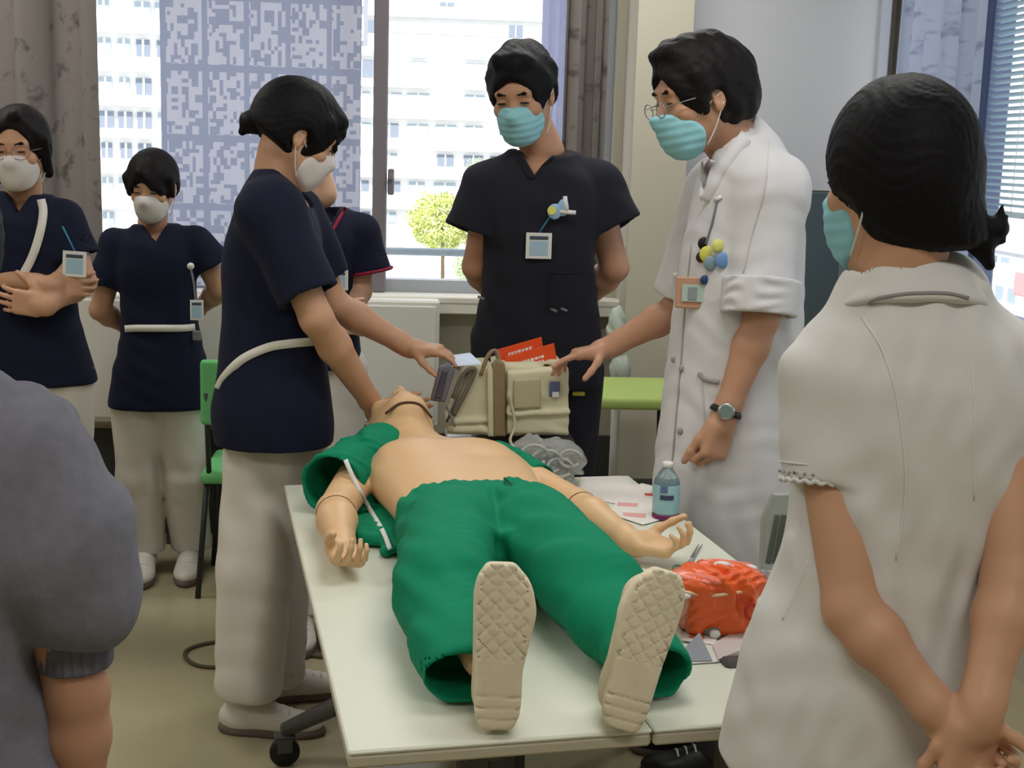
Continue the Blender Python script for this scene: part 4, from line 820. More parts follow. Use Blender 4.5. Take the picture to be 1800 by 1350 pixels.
# green seated stacking chairs at the wall
CHG = mat('chair_seat_green', (176, 196, 112), .75, .2, bump=(200, .2, .001)); CHM = mat('chair_frame_dark', (50, 52, 50), .45, .4, metal=.3)
def chair(c, rz, lab, M, sz=.44, W=.40, D=.40):
    t = thing('stacking_chair', (c[0], c[1], 0), lab, 'chair', 'chairs along the back wall'); R = rotz(rz); q = lambda x, y, z: V(c[0], c[1], 0)+R@V(x, y, z)
    F = Field(); F.box(q(0, 0, sz), (W/2, D/2, .022), R, .018); F.build('seat', M, t, .006)
    F = Field(); F.box(q(0, D/2+.02, sz+.30), (W/2-.01, .014, .11), R, .013); F.build('backrest', M, t, .006)
    for sx in (-1, 1):
        for sy in (-1, 1): MB().tube([q(sx*(W/2-.02), sy*(D/2-.03), sz-.02), q(sx*(W/2+.01), sy*(D/2+.0), 0)], .010, 8).build('leg', CHM, t, True)
        MB().tube([q(sx*(W/2-.03), D/2-.02, sz-.02), q(sx*(W/2-.03), D/2+.03, sz+.30)], .009, 8).build('back_post', CHM, t, True)
    MB().tube([q(-W/2+.02, -D/2+.03, sz-.04), q(W/2-.02, -D/2+.03, sz-.04)], .008, 8).build('cross_bar', CHM, t, True)
    return t
g = at(1078, 690, 4.45); chair((g[0]+.02, g[1]), math.pi/2, 'green seated chair against the column behind the tall man', CHG, float(g[2]), .42, .42)
g2 = at(366, 720, 4.95); CHG2 = mat('chair_back_green', (110, 190, 120), .75, .2)
t = chair((at(456, 720, 4.55)[0], 4.55), math.pi, 'bright green backed chair hidden between the small nurse and the main nurse', CHG2, .42, .36, .36)
db = thing('equipment_case', (g[0]-.02, 4.42, 0), 'dark case with metal catches stored under the green seated chair', 'case'); F = Field(); F.box((g[0], 4.42, .20), (.19, .14, .195), rad=.02); F.build('case_body', mat('case_dark', (46, 47, 44), .5, .35), db, .006)
for i, (x, z) in enumerate(((-.08, .26), (.05, .30), (.0, .20))): MB().box((g[0]+x, 4.285, z), (.022, .006, .012), bev=.003).build('catch', CHROME, db)
# pot plant like white bundle behind the man
b0 = at(1085, 660, 4.75); wb = thing('clear_bottle_rack', (b0[0], 4.78, 0), 'pale plastic stand with bottle behind the tall mans hip, next to the column', 'stand')
MB().tube([(b0[0], 4.78, .02), (b0[0], 4.78, at(1085, 560, 4.78)[2])], .012, 10).build('pole', PLW, wb, True); F = Field(); F.ell(at(1084, 578, 4.76), (.035, .035, .085)); F.ell(at(1090, 650, 4.76), (.04, .035, .06), k=.02); F.disp(folds(.005, (1, 0, 1), .04, .8, 41)); F.build('fluid_bag', mat('fluid_bag_pale', (206, 214, 204), .3, .4, trans=.3), wb, .004)
MB().lathe((b0[0], 4.78, 0), [(.13, 0), (.13, .015), (.02, .03)], 24).build('base', PLG, wb, True)
# ================================================================== PEOPLE
def sleeve(F, a, b, ra, rb, k=.03, hollow=.0):
    F.cone(a, b, ra, rb, k)
def cutend(F, a, b, r, ext=.0, depth=.028, th=.017):
    """flat hollow sleeve end; the trunk (first op) is laid back over the cut, folds stay last"""
    a = np.asarray(a); b = np.asarray(b); d = nrm(b-a); tail = []
    while F.ops[-1][3] == 'disp': tail.append(F.ops.pop())
    q0 = b+d*ext; F.op(lambda p: np.maximum(-((p-q0)@d), np.maximum(((p-q0)@d)-r*1.5, np.sqrt((((p-q0)-((p-q0)@d)[..., None]*d)**2).sum(-1))-r*1.5)), b+d*r, r*2.2, 'sub', .002); F.cone(b-d*depth, b+d*.08, r-th, r-th, .002, mode='sub')
    t = F.ops[0]; F.ops.append((t[0], t[1], t[2], 'add', .012)); F.ops += tail[::-1]
# ------------------------------------------------------------------ tall man in black scrubs
def man():
    Y = 3.80; p = thing('person', (at(940, 700, Y)[0], Y, 0), 'person in charcoal short sleeved scrubs and light blue mask standing behind the tables, looking down', 'person')
    H = Fr(at(918, 166, Y-.04), 160, 20, 4, 1.06); neck = at(955, 270, Y+.02); sL = at(868, 322, Y); sR = at(1040, 322, Y+.04)
    rows = [(672, 828, 1052, Y, .125), (600, 832, 1054, Y, .13), (520, 848, 1046, Y, .125), (440, 850, 1044, Y, .13), (360, 846, 1056, Y, .132), (310, 862, 1044, Y, .11), (275, 912, 1000, Y, .075)]
    F = Field(); F.loft(sil(rows[2:]), grow=-.014, k=0); F.cone(sL, sR, .055, .055, .03); head_skin(F, H, neck, .052)
    eL, wL = at(838, 468, Y+.05), at(868, 520, Y+.20); eR, wR = at(1080, 470, Y+.06), at(1020, 535, Y+.22)
    arm(F, sL, eL, wL, 1.1); arm(F, sR, eR, wR, 1.12); hand(F, wL, V(.9, .1, -.5), V(0, 1, 0), V(0, 0, 1), .95); hand(F, wR, V(-.9, .1, -.4), V(0, 1, 0), V(0, 0, 1), .95)
    F.build('body', SK2, p, .0047)
    face_parts(H, p)
    T_ = Field(); T_.loft(sil(rows), k=0, n=2.5); T_.cone(at(905, 300, Y+.01), at(862, 326, Y), .055, .07, .04); T_.cone(at(995, 298, Y+.02), at(1046, 326, Y+.02), .055, .07, .04)
    a1, b1 = at(858, 335, Y), at(832, 402, Y-.01); a2, b2 = at(1048, 335, Y+.02), at(1078, 395, Y); T_.cone(a1, b1, .075, .082, .04); T_.cone(a2, b2, .078, .086, .04)
    for q, y in ((845, 560), (1040, 570)): pass
    T_.disp(folds(.0035, (1, 0, .25), .16, .5, 51)); T_.disp(folds(.0018, (.5, 0, 1), .09, .6, 52))
    cutend(T_, a1, b1, .085, .012); cutend(T_, a2, b2, .089, .012)
    T_.prism(at(935, 308, Y), at(905, 250, Y), at(985, 250, Y), V(0, 1, 0), -.3, .02, .006)
    T_.cone(neck+V(0, -.01, -.045), neck+V(0, -.01, .10), .060, .066, .004, mode='sub')
    tt = T_.build('scrub_top', BLACKF, p, .0056)
    def surf(px, py, y0=None): return at(px, py, (y0 if y0 else Y-.132))
    ribbon(T_, [(908, 274), (918, 288), (934, 313), (956, 290), (976, 272)], .008, Y, 'neckline_trim', mat('trim_black', (22, 22, 28), .8), tt)
    ribbon(T_, [(966, 478), (998, 480), (1030, 477)], .006, Y, 'pocket_edge', BLACKF, tt, .0, .002); ribbon(T_, [(968, 480), (964, 520), (962, 556)], .003, Y, 'pocket_edge', BLACKF, tt)
    L = Field(); hipc = at(940, 672, Y+.01)
    for q, (hx, kx) in enumerate(((890, 885), (1000, 1000))):
        h_ = at(hx, 660, Y+.01); L.cone(h_, V(h_[0], Y+.02, .48), .105, .080, .02); L.cone(V(h_[0], Y+.02, .48), V(h_[0], Y+.03, .06), .08, .065, .02)
    L.disp(folds(.004, (1, 0, .4), .1, .8, 53)); L.half(V(0, 0, .05), V(0, 0, -1), V(h_[0]-.07, Y, .05), .4, 'sub'); L.build('trousers', BLACKF, p, .007)
    for hx in (890, 1000): shoe(p, (at(hx, 660, Y)[0], Y-.02), (.1 if hx > 950 else -.15, -1), M=PLB)
    # hair: short, swept up
    F = hairfield(H, 'short', .019, front=.064, nape=-.05); F.cone(H.p(-.035, .060, .108), H.p(.040, .058, .108), .016, .016, .03); F.cone(H.p(.07, .03, .05), H.p(.074, .02, .0), .016, .010, .015); F.cone(H.p(-.07, .03, .05), H.p(-.074, .02, .005), .016, .010, .015)
    spikes(F, H, .005, 3); strands(F, H, .0012, 74, 1); F.build('hair', HAIR, p, .0038)
    mask(H, p, MASKB, label='light blue pleated mask')
    # badges
    badge(p, surfpt(T_, 947, 432, Y, .008), (0, -1, .05), (0, 0, 1), .072, .072, surfpt(T_, 975, 368, Y, .006), label='white identity card on a short strap')
    bd = Field(); bd.ell(at(975, 372, Y-.155), (.020, .008, .022)); bd.ell(at(990, 365, Y-.155), (.016, .008, .024), k=.004); bd.build('badge_reel', mat('reel_pale_blue', (150, 184, 214), .4), p, .0025)
    MB().lathe(at(970, 370, Y-.166), [(.012, 0), (.012, .003)], 16, (0, 1, 0)).build('yellow_sticker', mat('sticker_yellow', (222, 216, 110), .5), p)
    for a, b_ in (((993, 345), (996, 372)), ((984, 372), (1012, 374))): MB().tube([at(*a, Y-.16), at(*b_, Y-.16)], .006, 8).build('pen_clip', PLW, p, True)
    for px, py in ((846, 524), (974, 546), (992, 545)): MB().tube([at(px-6, py-3, Y-.125), at(px+5, py+2, Y-.13)], .0045, 6).build('pen_clip', PLG, p, True)
    MB().box(at(1017, 692, Y-.09), (.018, .004, .006), bev=.002).build('pocket_tag', mat('tag_yellow', (214, 200, 70), .5), p)
man()
# ------------------------------------------------------------------ doctor in white coat, facing left
def doctor():
    Y = 3.12; p = thing('person', (at(1290, 700, Y)[0], Y, 0), 'person in long white coat, glasses and light blue mask reaching over the tables', 'person')
    H = Fr(at(1232, 172, Y-.02), 103, 14, 2, 1.07); neck = at(1300, 262, Y+.02)
    rows = [(1080, 1168, 1440, Y+.02, .17), (985, 1160, 1430, Y+.01, .17), (850, 1152, 1418, Y, .165), (720, 1166, 1408, Y, .155), (600, 1186, 1402, Y, .145), (500, 1196, 1402, Y, .14), (400, 1212, 1406, Y, .14), (330, 1228, 1392, Y, .135), (285, 1244, 1362, Y, .115), (240, 1280, 1325, Y, .06)]
    F = Field(); F.loft(sil(rows[4:]), grow=-.016, k=0); head_skin(F, H, neck+V(0, 0, .0), .058)
    shN = at(1352, 335, Y-.10); elN = at(1338, 560, Y-.15); wrN = at(1272, 735, Y-.17); shF = at(1262, 335, Y+.14); elF = at(1190, 545, Y+.22); wrF = at(1068, 612, Y+.24)
    F.cone(shN, shF, .06, .06, .03); arm(F, shN, elN, wrN, 1.08); arm(F, shF, elF, wrF, 1.05)
    hand(F, wrN, V(-.25, -.1, -1), V(-.5, .8, 0), V(-.8, -.5, .1), 1.05, (75, 80, 84, 88), thumb=(.9, .3, .3)); hand(F, wrF, V(-.95, -.05, -.20), V(0, 0, -1), V(-.2, -1, 0), 1.0, (10, 22, 30, 36), thumb=(.55, .85, .5))
    F.build('body', SK2, p, .0047); face_parts(H, p)
    C = Field(); C.loft(sil(rows), k=0, n=2.3)
    C.cone(at(1292, 285, Y), shN+V(0, 0, .0), .07, .085, .04); b1 = at(1335, 535, Y-.15); C.cone(shN, b1, .078, .074, .04)
    b2 = at(1200, 520, Y+.21); C.cone(shF, b2, .085, .075, .04); C.cone(at(1262, 285, Y), at(1330, 262, Y+.01), .035, .045, .03); C.cone(at(1345, 290, Y), at(1318, 232, Y+.0), .06, .035, .03)
    C.disp(folds(.0045, (1, .3, .10), .15, .45, 61)); C.disp(folds(.0018, (1, 0, .3), .07, .6, 62)); C.disp(folds(.0012, (.3, .2, 1), .06, .7, 63))
    cutend(C, shN, b1, .082, .0); cutend(C, shF, b2, .08, .0)
    C.prism(at(1240, 345, Y), at(1222, 240, Y), at(1262, 240, Y), V(.35, 1, 0), -.4, .0, .006); C.cone(neck+V(-.02, -.005, -.045), neck+V(-.05, -.01, .10), .064, .07, .004, mode='sub')
    coat = C.build('white_coat', WHITEF, p, .0058)
    # undershirt, lapel and cuffs
    U = Field(); U.loft(sil([(420, 1226, 1330, Y-.02, .12), (330, 1236, 1330, Y, .12), (272, 1262, 1330, Y, .075)]), k=0, grow=-.004); U.build('undershirt', mat('shirt_grey_taupe', (128, 118, 114), .85), p, .005)
    ribbon(C, [(1254, 282), (1240, 312), (1236, 346)], .016, Y, 'lapel', WHITEF, coat, .003, .005); ribbon(C, [(1322, 226), (1296, 262), (1268, 306), (1242, 356)], .034, Y, 'lapel', WHITEF, coat, .003, .005)
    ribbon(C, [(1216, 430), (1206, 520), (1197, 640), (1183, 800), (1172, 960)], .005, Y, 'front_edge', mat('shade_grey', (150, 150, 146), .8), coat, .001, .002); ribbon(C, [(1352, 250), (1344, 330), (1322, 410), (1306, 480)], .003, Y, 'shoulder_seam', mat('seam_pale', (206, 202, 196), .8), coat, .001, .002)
    G = Field(); d = nrm(b1-shN); c = b1+d*.005; G.cone(c-d*.055, c+d*.012, .092, .089, 0); G.disp(folds(.003, (0, .2, 1), .03, .6, 64)); G.half(c+d*.02, d, c, .2, 'sub', .004); G.half(c-d*.062, -d, c, .2, 'sub', .004); G.cone(c-d*.02, c+d*.08, .074, .074, .002, mode='sub'); G.build('rolled_cuff', WHITEF, coat, .0045)
    for x, y in ((1185, 632), (1199, 648), (1196, 758), (1190, 850), (1187, 940)): MB().lathe(surfpt(C, x, y, Y, .001), [(.0075, 0), (.0085, .002), (.006, .005)], 14, (-.2, -1, 0)).build('button', mat('button_grey', (150, 148, 146), .5), coat, True)
    ribbon(C, [(1232, 650), (1238, 730), (1246, 800)], .003, Y, 'pocket_edge', mat('seam_pale', (206, 202, 196), .8), coat, .001, .002)
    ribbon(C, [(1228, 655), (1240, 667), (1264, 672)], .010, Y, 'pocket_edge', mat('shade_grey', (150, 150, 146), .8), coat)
    L = Field()
    for dy in (-.07, .07): L.cone((p.location.x, Y+dy, .62), (p.location.x, Y+dy, .08), .065, .06, .0)
    L.half(V(0, 0, .06), V(0, 0, -1), V(p.location.x, Y, .05), .4, 'sub'); L.build('trousers', mat('trouser_dark_grey', (62, 62, 68), .85), p, .008)
    for dy in (-.07, .07): shoe(p, (p.location.x+.02, Y+dy), (-1, .0), M=PLB)
    F = hairfield(H, 'short', .021, front=.060, nape=-.075); F.ell(H.p(0, -.06, .0), V(.078, .065, .09)*1.12, H.R, .03); F.ell(H.p(0, .045, .108), V(.056, .048, .022)*1.05, H.R, .03); F.half(H.p(0, -.02, -.078), -H.u-H.f*.2, H.c, .3, 'sub', .01)
    for q in (-1, 1): F.cone(H.p(q*.079, .035, .055), H.p(q*.080, .028, -.015), .018, .009, .015)
    spikes(F, H, .004, 6); strands(F, H, .0012, 74, 2); F.build('hair', HAIR2, p, .004)
    mask(H, p, MASKB, label='light blue pleated mask pulled below the nose', drop=-.012, proj=.010)
    g = MB(); GL = mat('glasses_wire', (150, 146, 146), .3, .5, metal=.6)
    for q in (-1, 1):
        c_ = H.p(q*.033, .112, -.006); g.tube([c_+H.s*math.cos(a)*.024+H.u*math.sin(a)*.017 for a in np.linspace(0, 6.2832, 24)], .0014, 5)
        g.tube([H.p(q*.055, .108, .0), H.p(q*.078, .06, .004), H.p(q*.082, -.008, .008)], .0013, 5)
    g.tube([H.p(-.012, .116, -.002), H.p(.012, .116, -.002)], .0014, 5); g.build('glasses', GL, p, True)
    BB = mat('badge_tan_frame', (190, 146, 120), .5); bx = surfpt(C, 1222, 515, Y, .008); R = axes(nrm(V(1, -.25, 0)), nrm(V(.25, 1, 0)), V(0, 0, 1))
    b_ = MB().box(bx, (.046, .004, .037), R, bev=.003).build('badge_holder', BB, p, label='tan framed identity badge on the chest')
    MB().box(bx+V(-.002, -.006, .0), (.030, .0012, .020), R).build('badge_card', mat('card_mint', (176, 196, 188), .4), b_); MB().box(bx+V(-.008, -.0075, .0), (.010, .001, .014), R).build('badge_photo', mat('card_photo', (140, 150, 150), .5), b_)
    for (x, y, r_, cl) in ((1237, 428, .014, (20, 20, 24)), (1243, 447, .018, (208, 202, 92)), (1262, 432, .014, (214, 214, 120)), (1250, 463, .017, (126, 148, 158)), (1270, 458, .017, (108, 146, 196)), (1232, 452, .012, (60, 44, 36)), (1238, 492, .010, (40, 66, 120)), (1188, 483, .007, (230, 224, 222))):
        F = Field(); F.ell(surfpt(C, x, y, Y, .004), (r_, .007, r_*1.1)); F.build('badge_charm', mat('charm_%d_%d_%d' % cl, cl, .5), p, .002)
    ribbon(C, [(1262, 345), (1252, 390), (1240, 430)], .005, Y, 'lanyard', mat('lanyard_grey', (120, 122, 128), .6), p)
    MB().tube([surfpt(C, 1256, 352, Y), surfpt(C, 1268, 346, Y)], .005, 6).build('pen_clip', PLW, p, True)
    # wristwatch on the near wrist
    wc = elN+(wrN-elN)*.93; d = nrm(wrN-elN); x = nrm(np.cross(d, V(0, 1, 0))); y = np.cross(d, x)
    wt = MB().tube([wc+(x*math.cos(a)+y*math.sin(a))*.034 for a in np.linspace(0, 6.2832, 28)], .0085, 8, sx=.5).build('wristwatch', PLB, p, True); fa = nrm(V(-.2, -1, .35)); fa = nrm(fa-d*np.dot(fa, d)); MB().lathe(wc+fa*.030, [(.016, 0), (.020, .002), (.020, .009), (.017, .011)], 24, fa).build('watch_case', CHROME, wt, True); MB().lathe(wc+fa*.041, [(.015, 0), (.015, .0008)], 20, fa).build('watch_dial', mat('dial_grey_green', (112, 128, 122), .3), wt)
doctor()
# ------------------------------------------------------------------ main nurse leaning over, side view facing right
def main_nurse():
    Y = 3.33; p = thing('person', (at(460, 1275, Y)[0], Y, 0), 'person in navy tunic with white belt tape and white mask bending over the manikins head', 'person')
    H = Fr(at(519, 238, Y), -72, 26, 0, .98); neck = at(482, 318, Y+.0)
    rows = [(780, 381, 582, Y, .135), (750, 377, 584, Y, .14), (690, 380, 578, Y, .14), (620, 390, 568, Y, .13), (540, 396, 572, Y, .125), (470, 394, 566, Y, .13), (400, 404, 556, Y, .135), (350, 424, 538, Y, .11), (318, 442, 512, Y, .075), (300, 456, 500, Y, .055)]
    F = Field(); F.loft(sil(rows[3:]), grow=-.014, k=0); head_skin(F, H, neck, .05)
    shN = at(478, 375, Y-.12); elN = at(556, 560, Y-.17); wrN = at(664, 726, Y+.05); shF = at(520, 375, Y+.12); elF = at(588, 535, Y+.16); wrF = at(722, 612, Y+.14)
    F.cone(shN, shF, .05, .05, .03); arm(F, shN, elN, wrN, 1.0, (.046, .042, .027)); arm(F, shF, elF, wrF, 1.0, (.045, .040, .027))
    hand(F, wrN, V(.95, .12, .0), V(0, -.8, .6), V(0, .5, .9), .92, (22, 26, 30, 34), spread=.04, thumb=(.9, .35, .2)); hand(F, wrF, V(.95, -.3, -.02), V(.1, -.2, -1), V(.1, -1, -.1), .92, (20, 28, 34, 40), thumb=(.7, .5, .55))
    F.build('body', SK3, p, .0047); face_parts(H, p)
    C = Field(); C.loft(sil(rows), k=0, n=2.4); C.cone(at(480, 345, Y), shN, .06, .075, .04); b1 = at(543, 520, Y-.165); C.cone(shN, b1, .078, .074, .04); b2 = at(570, 490, Y+.15); C.cone(shF, b2, .075, .07, .04)
    C.disp(folds(.003, (.6, .2, .8), .15, .5, 71)); C.disp(folds(.0015, (1, 0, .4), .08, .6, 72)); cutend(C, shN, b1, .078, .0); cutend(C, shF, b2, .075, .0)
    C.cone(neck+V(.015, 0, -.035), neck+V(.05, 0, .10), .055, .066, .004, mode='sub'); C.prism(at(545, 372, Y), at(490, 290, Y), at(545, 290, Y), V(0, 1, 0), -.06, .06, .006)
    C.half(at(480, 776, Y), V(0, 0, -1), at(480, 776, Y), .3, 'sub', .006)
    tt = C.build('tunic', NAVY, p, .0055)
    bl = [at(376, 688, Y-.07), at(392, 662, Y-.125), at(425, 630, Y-.150), at(470, 611, Y-.150), at(520, 603, Y-.140), at(556, 600, Y-.10), at(572, 598, Y-.02)]
    ribbon(C, [(383, 684), (395, 662), (425, 632), (470, 611), (510, 604), (545, 601), (566, 600)], .021, Y, 'belt_tape', STRAPW, p)
    L = Field(); hN = at(464, 800, Y+.03); kN = at(448, 1000, Y+.0); aN = at(440, 1200, Y-.03); hF = at(508, 800, Y+.10); kF = at(484, 1000, Y+.15); aF = at(480, 1180, Y+.17)
    for h_, k_, a_ in ((hN, kN, aN), (hF, kF, aF)): L.cone(h_, k_, .104, .096, .04); L.cone(k_, a_, .096, .088, .02)
    L.disp(folds(.005, (1, 0, .10), .13, .4, 73)); L.disp(folds(.0018, (.5, .3, 1), .10, .7, 74))
    for a_ in (aN, aF): L.half(a_+V(0, 0, -.03), V(0, 0, -1), a_, .17, 'sub', .004)
    L.build('trousers', TROUS, p, .006)
    shoe(p, (aN[0]-.025, aN[1]+.02), (1, -.12)); shoe(p, (aF[0]+.0, aF[1]+.02), (1, .25))
    F = hairfield(H, 'short', .024, front=.068, nape=-.062, wide=1.0); F.ell(H.p(0, .070, .080), (.056, .038, .026), H.R, .02); F.cone(H.p(.0, .098, .055), H.p(.045, .098, .008), .015, .006, .012); F.cone(H.p(.0, .098, .055), H.p(-.030, .096, .030), .015, .008, .012)
    for q in (-1, 1): F.cone(H.p(q*.075, .045, .055), H.p(q*.078, .034, .015), .018, .006, .018)
    strands(F, H, .0012, 74, 3); F.build('hair', HAIR, p, .0036)
    F = Field(); bc = at(447, 214, Y); F.ell(bc, (.036, .036, .030), k=.01); F.cone(bc, at(426, 232, Y), .018, .010, .01); F.cone(bc, at(428, 205, Y), .016, .008, .01); F.cone(at(462, 205, Y), at(480, 210, Y), .025, .03, .01); spikes(F, H, .006, 9); F.build('hair_bun', HAIR, p, .0035)
    mask(H, p, MASKW, False, 'white folded mask', proj=.008)
    MB().box(at(518, 368, Y-.135), (.004, .003, .02), rotz(.3)).build('pen_clip', PLG, p)
main_nurse()
# ------------------------------------------------------------------ small nurse in the middle distance, hands behind the back
def front_tunic_nurse(Y, lab, H, neck, shoulders, rows, arms, sleeves_, vn, trunk, legs, skinm, hairf, maskm, S=1.0, seed=0, handdirs=None, tm=None):
    p = thing('person', (sum(at(r_[1], r_[0], Y)[0]+at(r_[2], r_[0], Y)[0] for r_ in rows[:1])/2, Y, 0), lab, 'person'); (sL, sR) = shoulders
    F = Field(); dn = V(0, 0, -.032); F.loft(sil(rows[trunk:-1]), grow=-.015, k=0); F.cone(sL+dn, sR+dn, .036, .036, .02); head_skin(F, H, neck, .048)
    for i, (s_, e_, w_) in enumerate(arms):
        arm(F, s_+dn, e_, w_, .96*S); d = handdirs[i] if handdirs else ((.9 if i == 0 else -.9, .2, -.2), (0, 1, 0), (0, 0, 1)); hand(F, w_, V(*d[0]), V(*d[1]), V(*d[2]), .9*S, 25)
    F.build('body', skinm, p, .0052); face_parts(H, p)
    C = Field(); C.loft(sil(rows), k=0, n=2.4)
    for s_, b_ in sleeves_: C.cone(neck+(s_-neck)*.45+V(0, 0, -.045), s_+V(0, 0, -.022), .040, .050, .04); C.cone(s_+V(0, 0, -.028), b_, .056, .068, .035)
    C.disp(folds(.0028, (1, 0, .3), .14, .5, seed)); C.disp(folds(.0014, (.4, 0, 1), .09, .6, seed+1))
    for s_, b_ in sleeves_: cutend(C, s_, b_, .073, .005)
    C.prism(*vn, V(0, 1, 0), -.3, .02, .006); C.cone(neck+V(0, -.01, -.04), neck+V(0, -.01, .09), .052, .062, .004, mode='sub'); z0 = at(rows[0][1], rows[0][0], Y); C.half(z0, V(0, 0, -1), V(p.location.x, Y, z0[2]), .35, 'sub', .006)
    tt = C.build('tunic', tm or NAVY, p, .0062)
    if legs:
        L = Field()
        for (h_, k_, a_) in legs: L.cone(h_, k_, .095*S, .078*S, .03); L.cone(k_, a_, .078*S, .073*S, .02)
        L.disp(folds(.004, (1, 0, .08), .1, .4, seed+2)); L.disp(folds(.0018, (.3, .2, 1), .1, .8, seed+3))
        for (h_, k_, a_) in legs: L.half(V(a_[0], a_[1], .075), V(0, 0, -1), a_, .10, 'sub', .004)
        L.build('trousers', TROUS, p, .0065)
    hairf(H, p); mask(H, p, maskm, False, 'white folded mask', proj=.005); return p, tt, C
def small_nurse():
    Y = 4.68; H = Fr(at(269, 328, Y-.03), 172, 16, 0, .93); neck = at(268, 392, Y+.02); sL, sR = at(205, 418, Y), at(348, 414, Y)
    rows = [(712, 194, 374, Y, .125), (650, 204, 362, Y, .12), (580, 215, 346, Y, .105), (520, 216, 342, Y, .10), (460, 206, 348, Y, .11), (420, 210, 344, Y, .095), (396, 238, 306, Y, .06)]
    def hf(H, p):
        F = hairfield(H, 'short', .020, front=.045, nape=-.06); F.cone(H.p(-.01, .086, .080), H.p(-.060, .074, .010), .013, .008, .015); F.cone(H.p(-.01, .088, .080), H.p(.056, .076, .006), .017, .012, .015); F.cone(H.p(.0, .090, .070), H.p(.030, .094, .018), .012, .006, .01)
        for q in (-1, 1): F.cone(H.p(q*.078, .04, .045), H.p(q*.08, .03, -.02), .018, .009, .015)
        F.ell(H.p(0, -.12, .02), (.035, .03, .035), H.R, .01); strands(F, H, .0012, 74, 5); F.build('hair', HAIR2, p, .004)
    arms = ((sL, at(176, 545, Y+.02), at(228, 578, Y+.14)), (sR, at(386, 508, Y+.03), at(345, 548, Y+.16)))
    legs = [(at(243, 700, Y), at(244, 840, Y-.01), V(at(256, 975, Y)[0]+.0, Y, .08)), (at(322, 700, Y), at(326, 840, Y-.01), V(at(333, 968, Y)[0], Y+.03, .08))]
    p, tt, C = front_tunic_nurse(Y, 'shortest person in navy tunic with level white belt, arms behind the back', H, neck, (sL, sR), rows, arms, ((sL, at(186, 500, Y)), (sR+V(-.01, 0, 0), at(375, 466, Y))), (at(280, 426, Y), at(248, 382, Y), at(303, 382, Y)), 2, legs, SK3, hf, MASKW, 1.0, 81)
    ribbon(C, [(219, 578), (240, 577), (281, 577), (320, 577), (343, 575)], .024, Y, 'belt', STRAPW, p); MB().box(at(346, 590, Y-.075), (.015, .006, .018), bev=.004).build('belt_buckle', PLG, p)
    MB().tube(spline([at(335, 470, Y-.115), at(341, 500, Y-.115), at(344, 532, Y-.11)], 5), .004, 6).build('badge_strap', PLG, p, True); MB().lathe(at(335, 468, Y-.118), [(.012, 0), (.012, .006)], 14, (0, 1, 0)).build('badge_reel', PLW, p, True)
    badge(p, at(346, 545, Y-.12), (0, -1, .05), (0, 0, 1), .045, .07)
    for q in (0, 1): a = legs[q][2]; shoe(p, (a[0]+(-.0), a[1]-.02), (.08 if q else .12, -1), S=1)
small_nurse()
# ------------------------------------------------------------------ nurse at the left edge, arms folded
def left_nurse():
    Y = 4.10; H = Fr(at(36, 262, Y-.03), 178, 8, 2, .97); neck = at(42, 338, Y+.02); sL, sR = at(-38, 362, Y), at(112, 372, Y)
    rows = [(668, -75, 166, Y, .13), (600, -66, 146, Y, .13), (540, -56, 130, Y, .125), (470, -50, 128, Y, .13), (400, -48, 130, Y, .125), (368, -42, 118, Y, .10), (342, 4, 84, Y, .06)]
    def hf(H, p):
        F = hairfield(H, 'short', .016, front=.080, nape=-.07); F.cone(H.p(.015, .070, .110), H.p(.080, .040, .035), .014, .013, .012); F.cone(H.p(.02, .070, .110), H.p(-.078, .045, .035), .014, .013, .012)
        for q in (-1, 1): F.cone(H.p(q*.082, .035, .035), H.p(q*.078, .0, -.075), .016, .014, .012)
        strands(F, H, .0012, 74, 6); F.build('hair', HAIR2, p, .004)
        F = Field(); F.cone(H.p(-.078, .0, -.04), H.p(-.070, .01, -.10), .012, .006); F.build('hair_lock', HAIR2, p, .004)
    arms = ((sL, at(-52, 480, Y-.06), at(86, 502, Y-.155)), (sR+V(.0, 0, 0), at(146, 496, Y-.04), at(78, 538, Y-.19)))
    hd = (((.9, -.1, .12), (0, 1, 0), (0, 0, 1)), ((-.95, .1, .05), (0, 1, 0), (0, 0, 1)))
    hd = (((1, .45, .0), (0, 1, 0), (0, 0, 1)), ((-1, .05, .14), (0, 1, 0), (0, 0, 1)))
    legs = [(at(0, 660, Y), at(2, 850, Y), V(at(2, 850, Y)[0], Y, .08)), (at(108, 660, Y), at(108, 850, Y), V(at(108, 850, Y)[0], Y+.02, .08))]
    p, tt, C = front_tunic_nurse(Y, 'person in navy tunic with diagonal white strap and folded arms, at left edge', H, neck, (sL, sR), rows, arms, ((sL, at(-56, 440, Y-.01)), (sR+V(.0, 0, 0), at(136, 448, Y-.01))), (at(45, 376, Y), at(14, 325, Y), at(72, 325, Y)), 2, legs, SK3, hf, MASKW, 1.08, 91, hd)
    for a in legs: shoe(p, (a[2][0], a[2][1]-.02), (.1, -1))
    ribbon(C, [(72, 350), (76, 372), (70, 410), (55, 455), (30, 500)], .024, Y, 'shoulder_strap', STRAPW, p)
    badge(p, at(131, 464, Y-.145), (0, -1, .05), (.05, 0, 1), .068, .075, at(110, 398, Y-.14), label='pale blue identity card on a blue strap')
    g = MB(); 
    for q in (-1, 1):
        c_ = H.p(q*.034, .108, .004); g.tube([c_+H.s*math.cos(a)*.027+H.u*math.sin(a)*.021 for a in np.linspace(0, 6.2832, 24)], .0012, 5); g.tube([H.p(q*.06, .104, .008), H.p(q*.078, .05, .008), H.p(q*.082, -.005, .008)], .0012, 5)
    g.tube([H.p(-.008, .11, .006), H.p(.008, .11, .006)], .0012, 5); g.build('glasses', mat('glasses_pink_wire', (150, 112, 110), .3, metal=.4), p, True)
left_nurse()
